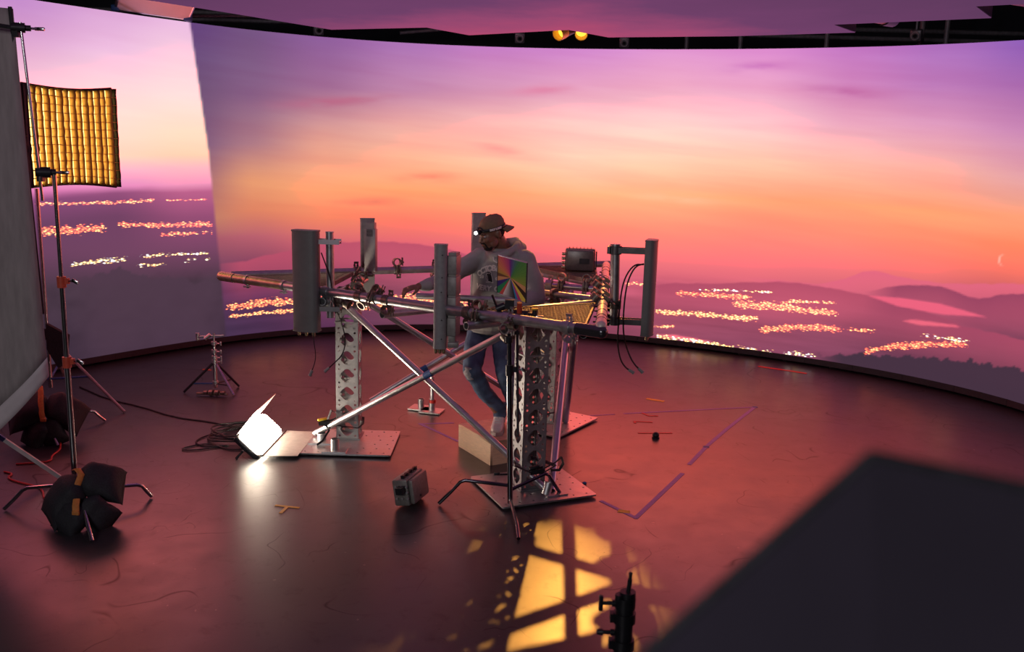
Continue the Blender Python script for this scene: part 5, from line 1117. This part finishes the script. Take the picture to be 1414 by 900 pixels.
# trunk, arms, legs under the clothes
mb.loft([ring((-.10, 7.0, 1.58), .13, .09), ring((-.10, 7.0, 1.4), .17, .11), ring((-.12, 7.04, 1.2), .155, .105), ring((-.16, 7.08, 1.0), .155, .105)])
for a, e, w_ in ((shR, elR, wrR), (shL, elL, wrL)): limb(mb, [(a, .058), (e, .043), (w_, .027)])
for a, k, f in ((hipR, knR, anR), (hipL, knL, anL)): limb(mb, [(a, .085), (k, .055), (f, .038)])
limb(mb, [(anR, .036), (anR+V((-.012, -.09, -.07)), .03)]); limb(mb, [(anL, .036), (anL+V((-.008, -.09, -.07)), .03)])
hand(mb, wrR+V((-.012, -.012, .0)), (-.86, -.45, -.12), (.0, -.15, 1), 1, .62)
hand(mb, wrL+V((-.01, -.012, 0)), (-.82, -.52, -.06), (.1, -.35, 1), -1, .5)
me = remesh(mb, 'person_body', .0052, 2, .5); shift(me, ORG)
link('body', me, SKIN, man)
for s_ in (-1, 1):
    mb = MB(); mb.ell(H(.029*s_, .083, .000), (.0125, .011, .009), 12, rot=Rh); mb.build('eye', mat('eye_white', (.55, .5, .47), .25, 0, .02) if s_ < 0 else bpy.data.materials['eye_white'], man)
    mb = MB(); mb.ell(H(.029*s_, .092, -.003), (.0055, .004, .0055), 10, rot=Rh); mb.build('iris', DARKM, man)
HAIR = mat('black_hair', (.012, .010, .010), .8, 0, .3, 120, bump=.4, bscale=300)
mb = MB(); mb.ell(H(0, -.030, .012), (.0755, .080, .078), 20, rot=Rh); me = remesh(mb, 'hair', .006, 1); shift(me, ORG); link('hair', me, HAIR, man)
mb = MB(); mb.ell(H(0, .058, -.097), (.036, .040, .026), 16, rot=Rh); mb.ell(H(0, .100, -.050), (.028, .013, .0055), 12, rot=Rh)
for s_ in (-1, 1): mb.tube(H(.026*s_, .098, -.052), H(.028*s_, .082, -.09), .006, n=8); mb.tube(H(.03*s_, .07, -.098), H(.058*s_, .02, -.07), .007, n=8); mb.tube(H(.04*s_, .10, .026), H(.016*s_, .108, .022), .0035, n=6)
me = remesh(mb, 'beard', .004, 1); shift(me, ORG); link('beard', me, HAIR, man)
mb = MB()
for k in range(5): mb.tube(H(-.045+.022*k, .02+0*k, -.125), H(-.043+.022*k, .03, -.126), .002, n=6)
# cap worn backwards
crown = []
for (z, rx, ry, cy_) in ((.030, .083, .107, -.010), (.048, .0845, .108, -.012), (.08, .082, .104, -.016), (.108, .070, .088, -.02), (.128, .046, .060, -.022), (.136, .016, .022, -.022)):
    crown.append([H(rx*math.cos(2*math.pi*j/28), cy_+ry*math.sin(2*math.pi*j/28), z) for j in range(28)])
mb = MB(); mb.loft(crown); mb.build('cap', CAPM, man)
mb = MB(); mb.ell(H(0, -.022, .137), (.008, .008, .006), 10, rot=Rh); mb.build('cap_button', CAPM, man)
vs = []; fs = []
for i in range(5):
    t_ = i/4
    for j in range(13):
        q_ = -1+j/6; x_ = .076*q_; y0 = -.012-.106*math.sqrt(max(0, 1-(x_/.084)**2)); vs.append(H(x_*(1-.10*t_*abs(q_)), y0-.080*t_*(1-.45*q_**4)+(0 if abs(q_) < .9 else .01*t_), .036-.046*t_-.012*q_*q_))
for i in range(4):
    for j in range(12): fs.append((i*13+j, i*13+j+1, (i+1)*13+j+1, (i+1)*13+j))
mb = MB(); mb.add(vs, fs, True); o = mb.build('cap_bill', CAPM, man); md = o.modifiers.new('thick', 'SOLIDIFY'); md.thickness = .005
mb = MB(); mb.path([H(.04*math.cos(a)*1.0, .094, .052+.022*math.sin(a)) for a in [math.pi*k/8 for k in range(9)]], .006, 8); mb.build('cap_opening', BAG, man)
# headlamp: strap, lamp body, lit lens
mb = MB(); vs = []; fs = []
for j in range(36):
    a = 2*math.pi*j/36; zz = .042+.006*math.sin(a)
    for dz, rr in ((-.011, 1.03), (.011, 1.03)): vs.append(H(.0835*rr*math.cos(a), -.011+.108*rr*math.sin(a), zz+dz))
for j in range(36): fs.append((2*j, 2*((j+1) % 36), 2*((j+1) % 36)+1, 2*j+1))
mb.add(vs, fs, True); o = mb.build('headlamp_strap', BLACKP, man); md = o.modifiers.new('thick', 'SOLIDIFY'); md.thickness = .003; md.offset = 1
ls = None
mb = MB(); mb.bbox(H(0, .115, .046), (.052, .030, .034), .008, axes=(hx, hf, hz)); mb.build('headlamp', BLACKP, man)
mb = MB(); mb.tube(H(0, .130, .046), H(0, .136, .046), .0125, n=16); mb.ell(H(0, .136, .046), .0125, 12); mb.build('headlamp_lens', glow('headlamp_white', (.9, .97, 1.0), 14), man, label='lit headlamp lens')
# hoodie
mb = MB()
tor = [((-.125, 7.055, .985), .215, .155), ((-.118, 7.05, 1.03), .222, .162), ((-.112, 7.045, 1.10), .228, .168), ((-.105, 7.035, 1.22), .222, .160), ((-.10, 7.015, 1.36), .220, .155), ((-.098, 7.0, 1.48), .218, .140), ((-.092, 6.99, 1.57), .185, .115), ((-.085, 6.985, 1.63), .12, .092), ((-.083, 6.985, 1.655), .085, .08)]
mb.loft([ring(c, w_, d_) for c, w_, d_ in tor])
mb.path([c for c in ring((-.122, 7.053, .995), .212, .152)]+[ring((-.122, 7.053, .995), .212, .152)[0]], .016, 8)
limb(mb, [(shR, .082), (V((-.385, 6.945, 1.50)), .074), (elR, .064), (V((-.585, 6.71, 1.415)), .056), (wrR+V((.03, .03, 0)), .046)])
limb(mb, [(wrR+V((.035, .035, 0)), .047), (wrR+V((.0, .0, 0)), .037)])
limb(mb, [(shL, .088), (V((.145, 6.90, 1.43)), .084), (elL, .076), (V((.09, 6.77, 1.268)), .066), (wrL+V((.04, .04, .005)), .050), (wrL, .040)])
# sleeve folds
for p, q, r in ((V((-.525, 6.82, 1.42)), V((-.60, 6.68, 1.41)), .056), (V((.10, 6.78, 1.27)), V((.02, 6.69, 1.255)), .060)):
    d = (q-p).normalized(); u = d.orthogonal().normalized(); v = d.cross(u)
    for k in range(4): c = p.lerp(q, k/3.2); mb.path([c+(u*math.cos(a)+v*math.sin(a))*(r-.004-.004*k)+d*.012*math.sin(a*1+k) for a in [2*math.pi*j/14 for j in range(15)]], .012, 6)
# hood lying round the neck and on the back
hp = [(-.150, 6.875, 1.600), (-.105, 6.865, 1.605), (-.045, 6.875, 1.630), (.010, 6.92, 1.665), (.035, 6.99, 1.695), (.015, 7.065, 1.70), (-.05, 7.11, 1.69), (-.12, 7.105, 1.67), (-.175, 7.06, 1.645), (-.195, 6.98, 1.618), (-.180, 6.91, 1.60)]
mb.path([V(p) for p in hp+[hp[0]]], .032, 12)
hp2 = [(.0, 6.915, 1.62), (.05, 6.99, 1.65), (.05, 7.08, 1.655), (-.02, 7.15, 1.64), (-.11, 7.155, 1.62), (-.19, 7.10, 1.60)]
mb.path([V(p) for p in hp2], .045, 12); mb.ell((-.02, 7.12, 1.60), (.13, .075, .09), 18); mb.ell((.055, 7.02, 1.655), (.045, .06, .045), 14)
# kangaroo pocket
mb.loft([ring((-.112, 7.035, z), w_, .165) for z, w_ in ((1.06, .14), (1.12, .15), (1.2, .10))])
hd = remesh(mb, 'hoodie', .0085, 3, .5)
bmh = bmesh.new(); bmh.from_mesh(hd)
for v in bmh.verts:
    p = v.co; fold = mnoise.noise(V((p.x*9+p.z*4, p.y*9, p.z*7)))*.008+mnoise.noise(V((p.x*22, p.y*22, p.z*16+3)))*.003
    v.co = p+v.normal*fold
bmh.normal_update(); bvh = BVHTree.FromBMesh(bmh); bmh.to_mesh(hd); bmh.free()
hd.polygons.foreach_set('use_smooth', [True]*len(hd.polygons))
hdc = hd; shift(hdc, ORG); hood = link('hoodie', hdc, HOOD, man)
# drawstring
mb = MB(); mb.path([V(p) for p in ((-.155, 6.85, 1.598), (-.150, 6.835, 1.575), (-.13, 6.835, 1.56), (-.10, 6.84, 1.57), (-.08, 6.85, 1.585))], .006, 8); mb.build('drawstring', WHITEP, man)
# chest print: arched words, an owl and the year, laid on the fleece
TXT = mat('chest_print', (.85, .80, .74), .7, 0, .04)
def font_mesh(s_, size):
    cu = bpy.data.curves.new('t', 'FONT'); cu.body = s_; cu.size = size; cu.align_x = 'CENTER'; cu.resolution_u = 3; cu.offset = .0028
    o = bpy.data.objects.new('t', cu); COL.objects.link(o); dg = bpy.context.evaluated_depsgraph_get(); me = bpy.data.meshes.new_from_object(o.evaluated_get(dg))
    out = ([v.co.copy() for v in me.vertices], [list(p.vertices) for p in me.polygons]); bpy.data.objects.remove(o); bpy.data.curves.remove(cu); bpy.data.meshes.remove(me); return out
pf = V((-.42, -.905, .02)).normalized(); pr_ = V((.905, -.42, 0)).normalized(); PCN = V((-.195, 6.86, 1.435))
def onchest(x, y, off=.007):
    o = PCN+pr_*x+Z*y-pf*-.5; h = bvh.ray_cast(o, -pf)
    return h[0]+pf*off if h[0] is not None else PCN+pr_*x+Z*y
def place_text(mb, s_, size, arch=None, cx=0, cy_=0, spacing=.036, shear=0):
    n = len(s_)
    for i, ch in enumerate(s_):
        if ch == ' ': continue
        vs, fs = font_mesh(ch, size); u = (i-(n-1)/2)*spacing
        if arch: a = u/arch; bx, by, ro = arch*math.sin(a), arch*(math.cos(a)-1), -a
        else: bx, by, ro = u, 0, 0
        out = []
        for v in vs:
            x, y = v.x+shear*v.y, v.y-size*.35; out.append(onchest(cx+bx+x*math.cos(ro)-y*math.sin(ro), cy_+by+x*math.sin(ro)+y*math.cos(ro)))
        mb.add(out, fs)
mb = MB(); place_text(mb, "OCTOBER'S", .060, .17, .036, .078, .033); place_text(mb, 'VERY OWN', .056, -.75, .018, -.082, .033, .15)
place_text(mb, '20', .030, None, -.062, 0.004, .020); place_text(mb, '08', .030, None, .075, -.002, .020); mb.build('chest_lettering', TXT, man, label='pale arched lettering on the chest')
def flatpoly(mb, pts, off): mb.add([onchest(x, y, off) for x, y in pts], [tuple(range(len(pts)))])
mb = MB(); owl = [(-.026, .042), (-.016, .048), (.006, .047), (.016, .040), (.016, .030), (.026, .010), (.032, -.012), (.034, -.036), (.024, -.034), (.012, -.030), (-.004, -.028), (-.016, -.016), (-.022, .0), (-.022, .018), (-.018, .028)]
flatpoly(mb, [(x*1.15, y*1.12) for x, y in owl], .004); mb.build('owl_outline', TXT, man)
mb = MB(); flatpoly(mb, [(x*.92+.0005, y*.94+.001) for x, y in owl], .006); mb.build('owl_emblem', mat('print_dark', (.02, .018, .018), .7, 0, .1), man)
mb = MB()
for cx in (-.012, .002): flatpoly(mb, [(cx+.0045*math.cos(a), .034+.0045*math.sin(a)) for a in [2*math.pi*k/8 for k in range(8)]], .008)
for fx in (-.012, .004): flatpoly(mb, [(fx-.009, -.030), (fx+.009, -.031), (fx+.006, -.038), (fx-.012, -.037)], .007)
flatpoly(mb, [(-.014, .018), (-.010, .018), (-.002, -.02), (-.006, -.02)], .008); mb.build('owl_details', TXT, man)
# word on the headlamp strap
mb = MB(); s_ = 'DEFIANT'
for i, ch in enumerate(s_):
    vs, fs = font_mesh(ch, .017); out = []
    for v in vs:
        u = (i-3)*.0125+v.x; a = math.radians(8)-u/.100; zz = .042+.006*math.sin(a)+v.y-.006; out.append(H(-.0835*1.085*math.cos(a), -.011+.108*1.085*math.sin(a), zz))
    mb.add(out, fs)
mb.build('strap_lettering', TXT, man)
# jeans
mb = MB()
mb.loft([ring((-.14, 7.065, 1.03), .170, .125), ring((-.155, 7.075, .98), .178, .132), ring((-.16, 7.075, .92), .172, .125)])
limb(mb, [(hipR, .098), (V((-.285, 6.94, .86)), .090), (knR, .074), (V((-.20, 6.90, .52)), .062), (anR+V((0, 0, .05)), .052), (anR+V((.0, -.005, .0)), .055)])
limb(mb, [(hipL, .098), (V((-.06, 6.93, .86)), .090), (knL, .073), (V((.0, 6.94, .52)), .062), (anL+V((0, 0, .05)), .052), (anL+V((0, 0, .0)), .055)])
for c, r in ((anR+V((0, 0, .035)), .052), (anR+V((-.005, 0, .075)), .054), (anL+V((0, 0, .04)), .052), (V((-.19, 6.91, .50)), .058)):
    mb.path([c+V((math.cos(a)*r, math.sin(a)*r, .014*math.sin(a+1))) for a in [2*math.pi*j/14 for j in range(15)]], .011, 6)
je = remesh(mb, 'jeans', .0085, 3, .5); bm = bmesh.new(); bm.from_mesh(je)
for v in bm.verts:
    p = v.co; v.co = p+v.normal*(mnoise.noise(V((p.x*14, p.y*14, p.z*20)))*.006+mnoise.noise(V((p.x*6, p.y*6, p.z*30)))*.004)
bm.to_mesh(je); bm.free(); shift(je, ORG); je.polygons.foreach_set('use_smooth', [True]*len(je.polygons)); link('jeans', je, JEAN, man)
mb = MB(); kk = knR+V((-.030, -.045, -.012)); mb.ell(kk+V((.012, .016, 0)), (.050, .044, .045), 14); mb.ell(kk+V((.02, .012, -.045)), (.035, .034, .014), 10); mb.ell(kk+V((.012, .014, .035)), (.045, .042, .016), 10); me = remesh(mb, 'knee_rip', .006, 2); shift(me, ORG); link('knee_rip', me, mat('frayed_white_denim', (.50, .48, .47), .9, 0, .3, 60, bump=.5, bscale=120), man, label='frayed pale rip at the knee')
mb = MB(); mb.ell(V((-.035, 6.835, .82)), (.022, .045, .03), 12); mb.ell(V((-.335, 7.02, .93)), (.02, .03, .028), 10); me = remesh(mb, 'thigh_wear', .006, 2); shift(me, ORG); link('thigh_wear', me, mat('worn_denim', (.22, .25, .30), .9, 0, .3, 60), man, label='worn pale denim patch')
# shoes
def shoe(an, yaw):
    f = V((math.sin(yaw), -math.cos(yaw), 0)); s_ = V((-f.y, f.x, 0)); g = .195
    heel = V((an.x, an.y, 0))-f*.06
    def rg(t_, w_, z0, z1):
        c = heel+f*t_; return [c+s_*(w_*math.copysign(abs(math.cos(a))**.7, math.cos(a)))+Z*((z0+z1)/2+(z1-z0)/2*math.copysign(abs(math.sin(a))**.7, math.sin(a))) for a in [2*math.pi*j/16 for j in range(16)]]
    mb = MB(); mb.loft([rg(-.012, .022, g+.03, g+.10), rg(.0, .036, g+.02, g+.15), rg(.05, .042, g+.02, g+.155), rg(.10, .044, g+.02, g+.125), (rg(.15, .048, g+.02, g+.095)), rg(.20, .049, g+.02, g+.078), rg(.24, .042, g+.02, g+.066), rg(.262, .026, g+.022, g+.05)])
    mb.loft([[an+s_*(.05*math.cos(a))+f*(.052*math.sin(a))+Z*(z-an.z) for a in [2*math.pi*j/16 for j in range(16)]] for z in (g+.06, g+.13, g+.165)])
    me = remesh(mb, 'shoe', .006, 2); shift(me, ORG); o = link('shoe', me, SHOE, man, label='white high-top sneaker')
    mb = MB(); mb.loft([[heel+f*t_+s_*(w_*k)+Z*z for t_, w_, k in zip((-.016, .02, .08, .14, .20, .245, .272, .245, .20, .14, .08, .02), (.022, .040, .045, .050, .052, .046, .012, .046, .052, .050, .045, .040), (1, 1, 1, 1, 1, 1, 0, -1, -1, -1, -1, -1))] for z in (g, g+.028)]); sl = mb.build('sole', mat('pale_sole', (.55, .5, .47), .6) if 'pale_sole' not in bpy.data.materials else bpy.data.materials['pale_sole'], None); sl.parent = o; sl.data.transform(Matrix.Translation(-ORG))
    mb = MB()
    for k in range(4): c = heel+f*(.10+.028*k)+Z*(g+.128-.014*k); mb.tube(c-s_*.022, c+s_*.022, .004, n=6)
    lc_ = mb.build('laces', WHITEP, None); lc_.parent = o; lc_.data.transform(Matrix.Translation(-ORG))
shoe(anR, -.12); shoe(anL, -.05)
